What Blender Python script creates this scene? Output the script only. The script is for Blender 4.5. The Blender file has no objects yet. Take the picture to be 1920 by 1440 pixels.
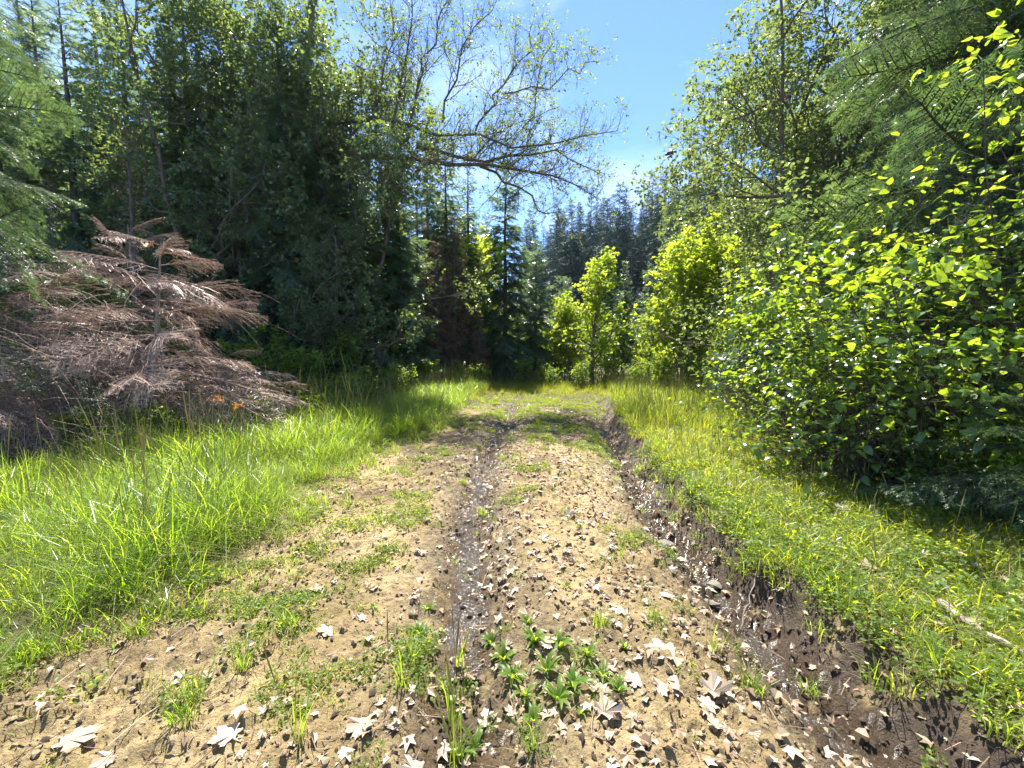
import bpy, math
import numpy as np
from mathutils import Vector, Matrix

sc = bpy.context.scene
COL = sc.collection

# ------------------------------------------------------------------ camera, sky, sun, exposure
F_PX, PITCH, CAM_Z = 805.0, math.radians(5.0), 1.5      # focal length in px of a 1920 px wide frame
SUN_EL, SUN_AZ = math.radians(63), math.radians(-9)     # azimuth measured from +Y towards +X
cam = bpy.data.cameras.new('camera')
cam.sensor_width = 36; cam.lens = F_PX / 1920 * 36
cam.clip_start = 0.05; cam.clip_end = 3000
cam_o = bpy.data.objects.new('camera', cam); COL.objects.link(cam_o)
cam_o.location = (0, 0, CAM_Z); cam_o.rotation_euler = (math.pi / 2 - PITCH, 0, 0)
sc.camera = cam_o

world = bpy.data.worlds.new('World'); sc.world = world; world.use_nodes = True
wn = world.node_tree; wn.nodes.clear()
w_out = wn.nodes.new('ShaderNodeOutputWorld'); w_bg = wn.nodes.new('ShaderNodeBackground')
w_sky = wn.nodes.new('ShaderNodeTexSky'); w_sky.sky_type = 'NISHITA'; w_sky.sun_disc = False
w_sky.sun_elevation = SUN_EL; w_sky.sun_rotation = SUN_AZ
w_sky.air_density = 0.65; w_sky.dust_density = 0.05; w_sky.ozone_density = 8.0
w_bg.inputs['Strength'].default_value = 0.118
# thin wisps of cloud, the same all round
w_tc = wn.nodes.new('ShaderNodeTexCoord'); w_map = wn.nodes.new('ShaderNodeMapping')
w_map.inputs['Scale'].default_value = (2.2, 2.2, 4.5); w_map.inputs['Rotation'].default_value = (0.5, 0.35, 0.3)
w_no = wn.nodes.new('ShaderNodeTexNoise'); w_no.inputs['Scale'].default_value = 1.7
w_no.inputs['Detail'].default_value = 7; w_no.inputs['Roughness'].default_value = 0.6; w_no.inputs['Distortion'].default_value = 0.6
w_ra = wn.nodes.new('ShaderNodeMapRange'); w_ra.inputs['From Min'].default_value = 0.48; w_ra.inputs['From Max'].default_value = 0.85
w_ra.inputs['To Max'].default_value = 0.38
w_mx = wn.nodes.new('ShaderNodeMixRGB'); w_mx.inputs['Color2'].default_value = (5.5, 6.0, 6.6, 1)
for a, b in ((w_tc.outputs['Generated'], w_map.inputs['Vector']), (w_map.outputs[0], w_no.inputs['Vector']),
             (w_no.outputs['Fac'], w_ra.inputs['Value']), (w_ra.outputs[0], w_mx.inputs['Fac']),
             (w_sky.outputs[0], w_mx.inputs['Color1']), (w_mx.outputs[0], w_bg.inputs['Color']),
             (w_bg.outputs[0], w_out.inputs['Surface'])):
    wn.links.new(a, b)

sun = bpy.data.lights.new('sun', 'SUN'); sun.energy = 5.0; sun.angle = math.radians(0.53); sun.color = (1.0, 0.955, 0.88)
sun_o = bpy.data.objects.new('sun', sun); COL.objects.link(sun_o)
sd = Vector((math.sin(SUN_AZ) * math.cos(SUN_EL), math.cos(SUN_AZ) * math.cos(SUN_EL), math.sin(SUN_EL)))
sun_o.rotation_euler = sd.to_track_quat('Z', 'Y').to_euler(); sun_o.location = (0, 0, 60)

sc.view_settings.view_transform = 'Standard'; sc.view_settings.look = 'None'
sc.view_settings.exposure = 1.75; sc.view_settings.gamma = 1.0; sc.view_settings.use_curve_mapping = False
sc.render.engine = 'CYCLES'
sc.cycles.max_bounces = 9; sc.cycles.diffuse_bounces = 6; sc.cycles.glossy_bounces = 2
sc.cycles.transmission_bounces = 5; sc.cycles.transparent_max_bounces = 6; sc.cycles.volume_bounces = 0
sc.cycles.use_denoising = True
sc.cycles.use_adaptive_sampling = False
sc.cycles.sample_clamp_indirect = 6.0

# ------------------------------------------------------------------ helpers
def rs(seed): return np.random.default_rng(seed)

def ray(px, py):
    a, b = (px - 960) / F_PX, (720 - py) / F_PX
    return np.array([a, math.cos(PITCH) + b * math.sin(PITCH), -math.sin(PITCH) + b * math.cos(PITCH)])
def G(px, py):                      # ground point seen at a photo pixel
    d = ray(px, py); t = -CAM_Z / d[2]
    return float(d[0] * t), float(d[1] * t)
def P(px, py, y):                   # point at depth y seen at a photo pixel
    d = ray(px, py); t = y / d[1]
    return np.array([d[0] * t, y, CAM_Z + d[2] * t])

def _h(xi, yi, s):
    a = (xi.astype(np.int64) * 374761393 + yi.astype(np.int64) * 668265263 + s * 974634777) & 0xffffffff
    a = ((a ^ (a >> 13)) * 1274126177) & 0xffffffff
    a = ((a ^ (a >> 16)) * 2246822519) & 0xffffffff
    return ((a ^ (a >> 15)) & 0xffffff) / float(0xffffff)
def vnoise(x, y, s=0):
    x = np.asarray(x, float); y = np.asarray(y, float)
    xi = np.floor(x); yi = np.floor(y); fx = x - xi; fy = y - yi
    fx = fx * fx * (3 - 2 * fx); fy = fy * fy * (3 - 2 * fy)
    return (_h(xi, yi, s) * (1 - fx) + _h(xi + 1, yi, s) * fx) * (1 - fy) + (_h(xi, yi + 1, s) * (1 - fx) + _h(xi + 1, yi + 1, s) * fx) * fy
def fbm(x, y, o=4, s=0, g=0.5):
    t = 0; a = 1; n = 0
    for k in range(o):
        t = t + a * vnoise(x, y, s + k); n += a; a *= g; x = x * 2.03 + 7.1; y = y * 2.03 - 3.3
    return t / n
def sstep(a, b, x):
    t = np.clip((x - a) / (b - a), 0, 1); return t * t * (3 - 2 * t)
def nrm(v): return v / np.maximum(np.linalg.norm(v, axis=-1, keepdims=True), 1e-9)

class Geo:
    def __init__(s): s.v = []; s.f = []; s.m = []; s.n = 0
    def add(s, V, F, mi=0):
        V = np.asarray(V, float).reshape(-1, 3); F = np.asarray(F, np.int64)
        if len(F) == 0: return
        s.v.append(V); s.f.append(F + s.n); s.m.append(np.full(len(F), mi, np.int32)); s.n += len(V)
    def mesh(s, name, mats, smooth=False):
        me = bpy.data.meshes.new(name)
        V = np.concatenate(s.v); me.vertices.add(len(V)); me.vertices.foreach_set('co', V.ravel().astype(np.float32))
        tot = np.concatenate([np.full(len(f), f.shape[1], np.int32) for f in s.f])
        li = np.concatenate([f.ravel() for f in s.f]).astype(np.int32)
        me.loops.add(len(li)); me.loops.foreach_set('vertex_index', li)
        st = np.concatenate([[0], np.cumsum(tot)[:-1]]).astype(np.int32)
        me.polygons.add(len(tot)); me.polygons.foreach_set('loop_start', st)
        me.polygons.foreach_set('material_index', np.concatenate(s.m))
        for m in (mats if isinstance(mats, (list, tuple)) else [mats]): me.materials.append(m)
        me.polygons.foreach_set('use_smooth', np.full(len(tot), smooth, bool))
        me.update(calc_edges=True); me.validate()
        return me

def frames(ax, up):
    x = nrm(ax); z = up - (up * x).sum(-1, keepdims=True) * x
    bad = np.linalg.norm(z, axis=-1) < 1e-4
    if bad.any(): z[bad] = np.cross(x[bad], [0.31, 0.9, 0.2])
    z = nrm(z); y = np.cross(z, x)
    return np.stack([x, y, z], axis=-1)
def scatter(g, T, pos, R, s, mi=0):
    TV, TF = T; n = len(pos)
    if n == 0: return
    s = np.asarray(s, float)
    if s.ndim == 1: s = s[:, None]
    V = np.einsum('nij,nkj->nki', R, TV[None] * s[:, None, :]) + pos[:, None, :]
    Fc = TF[None] + (np.arange(n) * len(TV))[:, None, None]
    g.add(V.reshape(-1, 3), Fc.reshape(-1, TF.shape[1]), mi)
def tubes(g, Pt, Rd, S=4, mi=0, cap=False):
    Pt = np.asarray(Pt, float); Rd = np.asarray(Rd, float); M, K, _ = Pt.shape
    if M == 0: return
    T = nrm(np.gradient(Pt, axis=1))
    ref = np.where((np.abs(T[:, :1, 2:3]) > 0.9), np.array([1.0, 0, 0]), np.array([0, 0, 1.0]))
    N = nrm(np.cross(T, np.broadcast_to(ref, T.shape))); B = np.cross(T, N)
    a = np.arange(S) * 2 * math.pi / S
    V = Pt[:, :, None, :] + Rd[:, :, None, None] * (np.cos(a)[None, None, :, None] * N[:, :, None, :] + np.sin(a)[None, None, :, None] * B[:, :, None, :])
    i = np.arange(K - 1)[:, None] * S; j = np.arange(S)[None]; j2 = (j + 1) % S
    q = np.stack([i + j, i + j2, i + S + j2, i + S + j], -1).reshape(-1, 4)
    Fq = (q[None] + (np.arange(M) * K * S)[:, None, None]).reshape(-1, 4)
    g.add(V.reshape(-1, 3), Fq, mi)

def tagit(o, label=None, cat=None, group=None, kind=None):
    if label: o['label'] = label
    if cat: o['category'] = cat
    if group: o['group'] = group
    if kind: o['kind'] = kind
    return o
def obj(name, me, parent=None, **kw):
    o = bpy.data.objects.new(name, me); COL.objects.link(o)
    if parent is not None: o.parent = parent
    return tagit(o, **kw)
def empty(name, loc, rz=0.0, s=1.0, **kw):
    o = bpy.data.objects.new(name, None); COL.objects.link(o)
    o.location = loc; o.rotation_euler = (0, 0, rz); o.scale = (s, s, s); o.empty_display_size = 0.2
    return tagit(o, **kw)

# ------------------------------------------------------------------ materials
def newmat(name):
    m = bpy.data.materials.new(name); m.use_nodes = True; nt = m.node_tree; nt.nodes.clear()
    return m, nt, nt.nodes.new('ShaderNodeOutputMaterial')
def N(nt, t, **kw):
    n = nt.nodes.new(t)
    for k, v in kw.items():
        if k in n.inputs: n.inputs[k].default_value = v
        else: setattr(n, k, v)
    return n
def c4(c): return (c[0], c[1], c[2], 1)

def leaf_mat(name, a, b, ta, tb, tw=0.5, rough=0.42, spec=0.45):
    """a..b reflected colour range, ta..tb transmitted colour range; each leaf (mesh island) gets its own mix"""
    m, nt, out = newmat(name); L = nt.links.new
    geo = N(nt, 'ShaderNodeNewGeometry'); oi = N(nt, 'ShaderNodeObjectInfo')
    ad = N(nt, 'ShaderNodeMath', operation='MULTIPLY_ADD'); ad.inputs[1].default_value = 0.35
    L(oi.outputs['Random'], ad.inputs[0])
    mu = N(nt, 'ShaderNodeMath', operation='MULTIPLY'); mu.inputs[1].default_value = 0.65
    L(geo.outputs['Random Per Island'], mu.inputs[0]); L(mu.outputs[0], ad.inputs[2])
    m1 = N(nt, 'ShaderNodeMixRGB', Color1=c4(a), Color2=c4(b)); m2 = N(nt, 'ShaderNodeMixRGB', Color1=c4(ta), Color2=c4(tb))
    L(ad.outputs[0], m1.inputs['Fac']); L(ad.outputs[0], m2.inputs['Fac'])
    pr = N(nt, 'ShaderNodeBsdfPrincipled', Roughness=rough); pr.inputs['Specular IOR Level'].default_value = spec
    L(m1.outputs[0], pr.inputs['Base Color'])
    tr = N(nt, 'ShaderNodeBsdfTranslucent'); L(m2.outputs[0], tr.inputs['Color'])
    mx = N(nt, 'ShaderNodeMixShader'); mx.inputs[0].default_value = tw
    L(pr.outputs[0], mx.inputs[1]); L(tr.outputs[0], mx.inputs[2]); L(mx.outputs[0], out.inputs['Surface'])
    return m
def bark_mat(name, a, b, scale=14.0, rough=0.9, bump=0.6, zs=0.25):
    m, nt, out = newmat(name); L = nt.links.new
    tc = N(nt, 'ShaderNodeTexCoord'); mp = N(nt, 'ShaderNodeMapping'); mp.inputs['Scale'].default_value = (1, 1, zs)
    no = N(nt, 'ShaderNodeTexNoise', Scale=scale, Detail=6.0, Roughness=0.65)
    L(tc.outputs['Object'], mp.inputs[0]); L(mp.outputs[0], no.inputs['Vector'])
    cr = N(nt, 'ShaderNodeValToRGB'); cr.color_ramp.elements[0].position = 0.35; cr.color_ramp.elements[1].position = 0.68
    cr.color_ramp.elements[0].color = c4(a); cr.color_ramp.elements[1].color = c4(b)
    L(no.outputs['Fac'], cr.inputs[0])
    bp = N(nt, 'ShaderNodeBump', Strength=bump, Distance=0.02); L(no.outputs['Fac'], bp.inputs['Height'])
    pr = N(nt, 'ShaderNodeBsdfPrincipled', Roughness=rough); pr.inputs['Specular IOR Level'].default_value = 0.25
    L(cr.outputs[0], pr.inputs['Base Color']); L(bp.outputs[0], pr.inputs['Normal']); L(pr.outputs[0], out.inputs['Surface'])
    return m
def dead_mat(name, a, b, tw=0.12, rough=0.6):
    return leaf_mat(name, a, b, tuple(x * 1.2 for x in a), tuple(x * 1.2 for x in b), tw, rough, 0.35)

M = {}
M['bark'] = bark_mat('bark', (0.05, 0.042, 0.036), (0.19, 0.165, 0.14))
M['bark_oak'] = bark_mat('bark_oak', (0.075, 0.055, 0.042), (0.23, 0.175, 0.13), 22)
M['bark_twig'] = bark_mat('bark_twig', (0.05, 0.035, 0.03), (0.13, 0.095, 0.075), 30)
M['bark_pale'] = bark_mat('bark_pale', (0.16, 0.13, 0.105), (0.36, 0.30, 0.25), 26)
M['bark_dead'] = bark_mat('bark_dead', (0.13, 0.08, 0.06), (0.34, 0.235, 0.185), 26)
M['fir'] = leaf_mat('fir', (0.065, 0.115, 0.085), (0.12, 0.175, 0.11), (0.16, 0.26, 0.09), (0.30, 0.40, 0.11), 0.45, 0.25, 0.75)
M['fir_near'] = leaf_mat('fir_near', (0.045, 0.088, 0.05), (0.095, 0.155, 0.075), (0.10, 0.19, 0.05), (0.22, 0.32, 0.07), 0.42, 0.36, 0.45)
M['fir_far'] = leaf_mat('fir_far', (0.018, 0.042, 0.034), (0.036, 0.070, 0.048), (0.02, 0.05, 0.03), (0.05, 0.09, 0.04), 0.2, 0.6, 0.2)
M['fir_dead'] = dead_mat('fir_dead', (0.13, 0.07, 0.045), (0.26, 0.15, 0.10), 0.25)
M['dead_twig'] = dead_mat('dead_twig', (0.19, 0.11, 0.078), (0.60, 0.45, 0.36), 0.22, 0.36)
M['maple'] = leaf_mat('maple', (0.08, 0.15, 0.022), (0.13, 0.21, 0.03), (0.42, 0.56, 0.03), (0.66, 0.72, 0.05), 0.62, 0.4, 0.4)
M['oak_leaf'] = leaf_mat('oak_leaf', (0.075, 0.115, 0.05), (0.12, 0.165, 0.075), (0.18, 0.28, 0.05), (0.42, 0.48, 0.10), 0.46, 0.24, 0.75)
M['oak_young'] = leaf_mat('oak_young', (0.07, 0.11, 0.03), (0.13, 0.16, 0.05), (0.22, 0.34, 0.03), (0.40, 0.46, 0.05), 0.5, 0.4, 0.45)
M['wood_leaf'] = leaf_mat('wood_leaf', (0.065, 0.11, 0.06), (0.11, 0.16, 0.085), (0.18, 0.29, 0.06), (0.42, 0.50, 0.10), 0.45, 0.24, 0.75)
M['hazel'] = leaf_mat('hazel', (0.045, 0.11, 0.03), (0.10, 0.18, 0.045), (0.20, 0.36, 0.015), (0.58, 0.68, 0.035), 0.50, 0.28, 0.65)
M['bush'] = leaf_mat('bush', (0.055, 0.12, 0.026), (0.11, 0.18, 0.038), (0.26, 0.42, 0.02), (0.52, 0.62, 0.035), 0.54, 0.42, 0.4)
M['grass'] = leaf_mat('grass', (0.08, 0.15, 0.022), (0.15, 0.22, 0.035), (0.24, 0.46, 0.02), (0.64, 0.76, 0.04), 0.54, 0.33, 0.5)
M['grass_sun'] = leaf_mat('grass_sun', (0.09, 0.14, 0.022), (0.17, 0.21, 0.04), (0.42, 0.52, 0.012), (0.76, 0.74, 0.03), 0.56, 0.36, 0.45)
M['grass_dry'] = leaf_mat('grass_dry', (0.20, 0.19, 0.07), (0.36, 0.31, 0.15), (0.35, 0.36, 0.08), (0.5, 0.45, 0.15), 0.45, 0.5, 0.4)
M['weed'] = leaf_mat('weed', (0.08, 0.155, 0.03), (0.13, 0.21, 0.045), (0.34, 0.54, 0.02), (0.52, 0.66, 0.04), 0.55, 0.42, 0.4)
M['herb'] = leaf_mat('herb', (0.06, 0.125, 0.025), (0.11, 0.18, 0.035), (0.36, 0.48, 0.015), (0.68, 0.72, 0.03), 0.55, 0.45, 0.35)
M['dry_leaf'] = leaf_mat('dry_leaf', (0.22, 0.16, 0.105), (0.54, 0.45, 0.34), (0.4, 0.28, 0.14), (0.6, 0.48, 0.28), 0.12, 0.5, 0.4)
M['dry_leaf_dark'] = leaf_mat('dry_leaf_dark', (0.18, 0.11, 0.065), (0.42, 0.31, 0.21), (0.2, 0.12, 0.06), (0.4, 0.28, 0.14), 0.12, 0.5, 0.4)
M['orange_leaf'] = leaf_mat('orange_leaf', (0.42, 0.15, 0.04), (0.55, 0.24, 0.07), (0.6, 0.2, 0.03), (0.7, 0.3, 0.05), 0.4, 0.5, 0.4)
M['green_twig'] = bark_mat('green_twig', (0.035, 0.04, 0.022), (0.085, 0.085, 0.045), 30)
M['lichen'] = leaf_mat('lichen', (0.16, 0.19, 0.12), (0.30, 0.33, 0.22), (0.2, 0.24, 0.12), (0.3, 0.34, 0.18), 0.35, 0.8, 0.2)

def ground_mat():
    m, nt, out = newmat('ground_soil'); L = nt.links.new
    tc = N(nt, 'ShaderNodeTexCoord')
    def at(n): return N(nt, 'ShaderNodeAttribute', attribute_name=n)
    wet, veg, dark = at('wet'), at('veg'), at('dark')
    n1 = N(nt, 'ShaderNodeTexNoise', Scale=1.6, Detail=7.0, Roughness=0.65); n2 = N(nt, 'ShaderNodeTexNoise', Scale=24.0, Detail=8.0, Roughness=0.7)
    n3 = N(nt, 'ShaderNodeTexNoise', Scale=95.0, Detail=5.0, Roughness=0.7); vo = N(nt, 'ShaderNodeTexVoronoi', Scale=46.0)
    for n in (n1, n2, n3, vo): L(tc.outputs['Object'], n.inputs['Vector'])
    r1 = N(nt, 'ShaderNodeValToRGB'); e = r1.color_ramp.elements
    e[0].position = 0.33; e[0].color = (0.10, 0.072, 0.045, 1); e[1].position = 0.64; e[1].color = (0.48, 0.368, 0.182, 1)
    r1.color_ramp.elements.new(0.46).color = (0.36, 0.268, 0.132, 1)
    L(n2.outputs['Fac'], r1.inputs[0])
    big = N(nt, 'ShaderNodeMixRGB', blend_type='MULTIPLY', Color2=(0.55, 0.52, 0.42, 1)); L(r1.outputs[0], big.inputs['Color1'])
    rr = N(nt, 'ShaderNodeMapRange'); rr.inputs['From Min'].default_value = 0.42; rr.inputs['From Max'].default_value = 0.68
    L(n1.outputs['Fac'], rr.inputs['Value']); L(rr.outputs[0], big.inputs['Fac'])
    mud = N(nt, 'ShaderNodeMixRGB', Color1=(0.024, 0.017, 0.011, 1), Color2=(0.115, 0.078, 0.048, 1)); L(n2.outputs['Fac'], mud.inputs['Fac'])
    dk = N(nt, 'ShaderNodeMixRGB'); L(big.outputs[0], dk.inputs['Color1']); L(mud.outputs[0], dk.inputs['Color2']); L(dark.outputs['Fac'], dk.inputs['Fac'])
    ve = N(nt, 'ShaderNodeMixRGB', Color1=(0.04, 0.034, 0.018, 1), Color2=(0.10, 0.10, 0.035, 1)); L(n2.outputs['Fac'], ve.inputs['Fac'])
    vg = N(nt, 'ShaderNodeMixRGB'); L(dk.outputs[0], vg.inputs['Color1']); L(ve.outputs[0], vg.inputs['Color2']); L(veg.outputs['Fac'], vg.inputs['Fac'])
    ro = N(nt, 'ShaderNodeMapRange'); ro.inputs['To Min'].default_value = 0.92; ro.inputs['To Max'].default_value = 0.13; L(wet.outputs['Fac'], ro.inputs['Value'])
    ad = N(nt, 'ShaderNodeMath', operation='ADD'); L(n2.outputs['Fac'], ad.inputs[0])
    m3 = N(nt, 'ShaderNodeMath', operation='MULTIPLY'); m3.inputs[1].default_value = 0.5; L(n3.outputs['Fac'], m3.inputs[0]); L(m3.outputs[0], ad.inputs[1])
    bp = N(nt, 'ShaderNodeBump', Strength=1.0, Distance=0.03); L(ad.outputs[0], bp.inputs['Height'])
    pr = N(nt, 'ShaderNodeBsdfPrincipled'); pr.inputs['Specular IOR Level'].default_value = 0.35
    L(vg.outputs[0], pr.inputs['Base Color']); L(ro.outputs[0], pr.inputs['Roughness']); L(bp.outputs[0], pr.inputs['Normal'])
    L(pr.outputs[0], out.inputs['Surface'])
    return m
M['ground'] = ground_mat()
M['clod'] = bark_mat('clod', (0.20, 0.145, 0.085), (0.44, 0.35, 0.21), 30, 0.95, 0.5, 1)
M['clod_dark'] = bark_mat('clod_dark', (0.035, 0.025, 0.018), (0.11, 0.075, 0.05), 30, 0.55, 0.5, 1)
M['stone'] = bark_mat('stone', (0.09, 0.075, 0.06), (0.26, 0.23, 0.19), 18, 0.6, 0.4, 1)

def water_mat():
    m, nt, out = newmat('muddy_water'); L = nt.links.new
    tc = N(nt, 'ShaderNodeTexCoord'); no = N(nt, 'ShaderNodeTexNoise', Scale=55.0, Detail=3.0); L(tc.outputs['Object'], no.inputs['Vector'])
    bp = N(nt, 'ShaderNodeBump', Strength=0.7, Distance=0.02); L(no.outputs['Fac'], bp.inputs['Height'])
    pr = N(nt, 'ShaderNodeBsdfPrincipled', Roughness=0.10); pr.inputs['Base Color'].default_value = (0.04, 0.031, 0.024, 1)
    pr.inputs['IOR'].default_value = 1.33; L(bp.outputs[0], pr.inputs['Normal']); L(pr.outputs[0], out.inputs['Surface'])
    return m
M['water'] = water_mat()

# ------------------------------------------------------------------ the ground: track with two ruts, grass banks, hill
def x_left_rut(y): return np.interp(y, [1, 2, 3.4, 6, 8.6, 12], [-0.16, -0.22, -0.34, -0.34, -0.10, 0.2])
def x_right_rut(y): return np.interp(y, [1, 1.6, 2.4, 3.45, 6.7, 8.6, 12], [1.34, 1.34, 1.34, 1.28, 1.60, 1.84, 2.5])
def x_left_edge(y): return np.interp(y, [1, 2, 3, 4.8, 8, 12, 16], [-2.3, -2.2, -1.75, -2.0, -1.25, -1.05, -0.6]) + 0.35 * (fbm(y * 1.7, y * 0 + 3, 3, 5) - 0.5) * 2
def x_right_edge(y): return np.interp(y, [1, 1.6, 2.4, 3.45, 6.7, 8.6, 12, 16], [1.74, 1.70, 1.60, 1.57, 1.90, 2.16, 2.8, 3.4]) + 0.14 * (fbm(y * 2.3, y * 0 + 9, 3, 15) - 0.5) * 2
def fade_far(y): return 1 - sstep(10.0, 13.5, y)

def ground_z(x, y):
    x = np.asarray(x, float); y = np.asarray(y, float)
    z = 0.10 * (fbm(x * 0.35, y * 0.35, 3, 2) - 0.5)
    f = fade_far(y)
    xl, xr = x_left_rut(y), x_right_rut(y); el, er = x_left_edge(y), x_right_edge(y)
    z = z - f * 0.115 * np.exp(-((x - xl - 0.10 * (fbm(y * 1.9, y * 0 + 1, 3, 8) - 0.5)) / 0.25) ** 2) - f * 0.165 * np.exp(-((x - xr) / 0.20) ** 2)
    z = z + 0.03 * f * np.exp(-((x - xl - 0.8) / 0.45) ** 2)
    z = z + 0.16 * sstep(er - 0.15, er + 0.04, x) * (0.35 + 0.65 * f) + 0.09 * sstep(el + 0.3, el - 0.5, x)
    z = z + 0.25 * sstep(-5, -14, x) + 0.2 * sstep(4, 12, x)
    ridge = 15.2 + np.clip((x - 11) * 0.25, -9, 13)
    z = z + ridge * sstep(38, 112, y)
    return z
def ground_detail(x, y):
    el, er = x_left_edge(y), x_right_edge(y)
    on = sstep(el - 0.9, el + 0.2, x) * (1 - sstep(er + 0.1, er + 0.9, x)) * fade_far(y - 4)
    a = fbm(x * 6, y * 6, 3, 31) - 0.5
    b = fbm(x * 17, y * 17, 3, 41); c = fbm(x * 36, y * 36, 2, 51)
    clod = (0.012 + 0.036 * sstep(0.42, 0.62, fbm(x * 1.3, y * 1.3, 3, 47))) * sstep(0.50, 0.68, b) + (0.016 + 0.022 * np.exp(-((x - x_right_rut(y)) / 0.3) ** 2) + 0.016 * np.exp(-((x - x_left_rut(y)) / 0.22) ** 2)) * sstep(0.5, 0.72, c)
    bank = np.exp(-((x - er + 0.02) / 0.14) ** 2)
    mudz = np.exp(-((x - x_right_rut(y) - 0.12) / 0.30) ** 2)
    d = fbm(x * 70, y * 70, 2, 55) - 0.5
    return on * (0.045 * a + clod * (0.75 - 0.35 * bank + 0.3 * mudz) + 0.012 * d) + 0.10 * bank * (fbm(x * 4, y * 4, 3, 33) - 0.5) * fade_far(y)
def gz(x, y): return float(ground_z(np.array([x]), np.array([y]))[0])

def graded(lo, a, b, hi, step, r):
    mid = list(np.arange(a, b, step)); s = step; up = [b]
    while up[-1] < hi: s *= r; up.append(up[-1] + s)
    s = step; dn = [a]
    while dn[-1] > lo: s *= r; dn.append(dn[-1] - s)
    return np.array(dn[:0:-1] + mid + up)
xs = graded(-500, -2.5, 2.4, 500, 0.0155, 1.09)
ys = graded(-60, 1.35, 5.5, 900, 0.0155, 1.016)
ys = ys[np.concatenate([[True], np.diff(ys) > 0])]
X, Y = np.meshgrid(xs, ys); Z = ground_z(X, Y) + ground_detail(X, Y)
g = Geo(); nx, ny = len(xs), len(ys)
ii = (np.arange(ny - 1)[:, None] * nx + np.arange(nx - 1)[None]).ravel()
g.add(np.stack([X, Y, Z], -1), np.stack([ii, ii + 1, ii + nx + 1, ii + nx], -1))
gme = g.mesh('ground', M['ground'], True)
f = fade_far(Y); xl, xr = x_left_rut(Y), x_right_rut(Y); el, er = x_left_edge(Y), x_right_edge(Y)
nz = fbm(X * 5, Y * 5, 4, 61); lo = fbm(X * 1.1, Y * 1.1, 3, 71)
rutl = np.exp(-((X - xl) / 0.36) ** 2) * sstep(0.1, 0.45, nz + 0.15); rutr = np.exp(-((X - xr + 0.02) / 0.30) ** 2)
bankm = sstep(xr - 0.24, xr - 0.04, X) * (1 - sstep(er + 0.0, er + 0.15, X))
patch = sstep(3.6, 6.5, Y) * sstep(0.44, 0.6, lo) * 0.85; patch = np.maximum(patch, 0.8 * np.exp(-((X - xl + 0.22) / 0.45) ** 2) * sstep(3.2, 4.6, Y) * sstep(0.4, 0.55, nz))
near_l = sstep(0.50, 0.70, lo) * 0.55
DARK = np.clip(f * np.maximum.reduce([rutl * 0.95, rutr, bankm, patch, near_l]), 0, 1) * (0.25 + 0.75 * sstep(0.30, 0.52, fbm(X * 9, Y * 9, 3, 65) + 0.10))
WET = np.clip(f * 1.3 * np.maximum(np.exp(-((X - xl) / 0.28) ** 2), np.exp(-((X - xr) / 0.24) ** 2)), 0, 1) * sstep(0.30, 0.46, nz)
VEG = np.clip(np.maximum(sstep(el + 0.15, el - 0.45, X), sstep(er - 0.02, er + 0.22, X)) + (1 - fade_far(Y + 1.5)), 0, 1)
for nm, arr in (('dark', DARK), ('wet', WET), ('veg', VEG)):
    a = gme.attributes.new(nm, 'FLOAT', 'POINT'); a.data.foreach_set('value', arr.ravel().astype(np.float32))
obj('ground', gme, kind='structure')

def puddle(name, fx, w, y0, y1, dz):
    yy = np.arange(y0, y1, 0.05); g = Geo(); c = fx(yy); zc = np.array([gz(a, b) for a, b in zip(c, yy)])
    k = np.ones(15) / 15; zc = np.convolve(np.pad(zc, 7, 'edge'), k, 'valid') + dz
    us = np.linspace(-w, w, 7); XX = c[:, None] + us[None]; V = np.stack([XX, np.repeat(yy[:, None], 7, 1), np.repeat(zc[:, None], 7, 1)], -1)
    i = (np.arange(len(yy) - 1)[:, None] * 7 + np.arange(6)[None]).ravel()
    g.add(V, np.stack([i, i + 1, i + 8, i + 7], -1)); return obj(name, g.mesh(name, M['water'], True), kind='structure')
puddle('puddle_water', x_left_rut, 0.27, 1.9, 7.8, 0.022)
puddle('puddle_water', x_right_rut, 0.2, 1.2, 9.5, 0.018)

# ------------------------------------------------------------------ templates
def T_spray(n=6, w=0.2, seed=1):    # feather of needles along +X
    r = rs(seed); V = []; F = []
    for i in range(n):
        x = i / n
        for s in (-1, 1):
            k = len(V); wl = w * (1 - 0.55 * x) * r.uniform(0.7, 1.25)
            V += [(x, 0, 0), (x + 0.12, 0, 0), (x + 0.16 + 0.10 * r.random(), s * wl, -0.05 * r.random())]; F.append((k, k + 1, k + 2))
    k = len(V); V += [(0.8, 0.02, 0), (0.8, -0.02, 0), (1.05, 0, -0.02)]; F.append((k, k + 1, k + 2))
    return np.array(V, float), np.array(F)
def T_leaf(w=0.3, fold=0.12, droop=0.1):
    V = [(0, 0, 0), (0.35, w, fold), (0.8, w * 0.62, fold * 0.6 - droop * 0.4), (1, 0, -droop), (0.8, -w * 0.62, fold * 0.6 - droop * 0.4), (0.35, -w, fold), (0.5, 0, 0.02)]
    return np.array(V, float), np.array([(0, 6, 1), (1, 6, 2), (2, 6, 3), (3, 6, 4), (4, 6, 5), (5, 6, 0)])
def T_leaf4(w=0.34, fold=0.1):
    V = [(0, 0, 0), (0.45, w, fold), (1, 0, -0.06), (0.45, -w, fold)]
    return np.array(V, float), np.array([(0, 2, 1), (0, 3, 2)])
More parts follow.
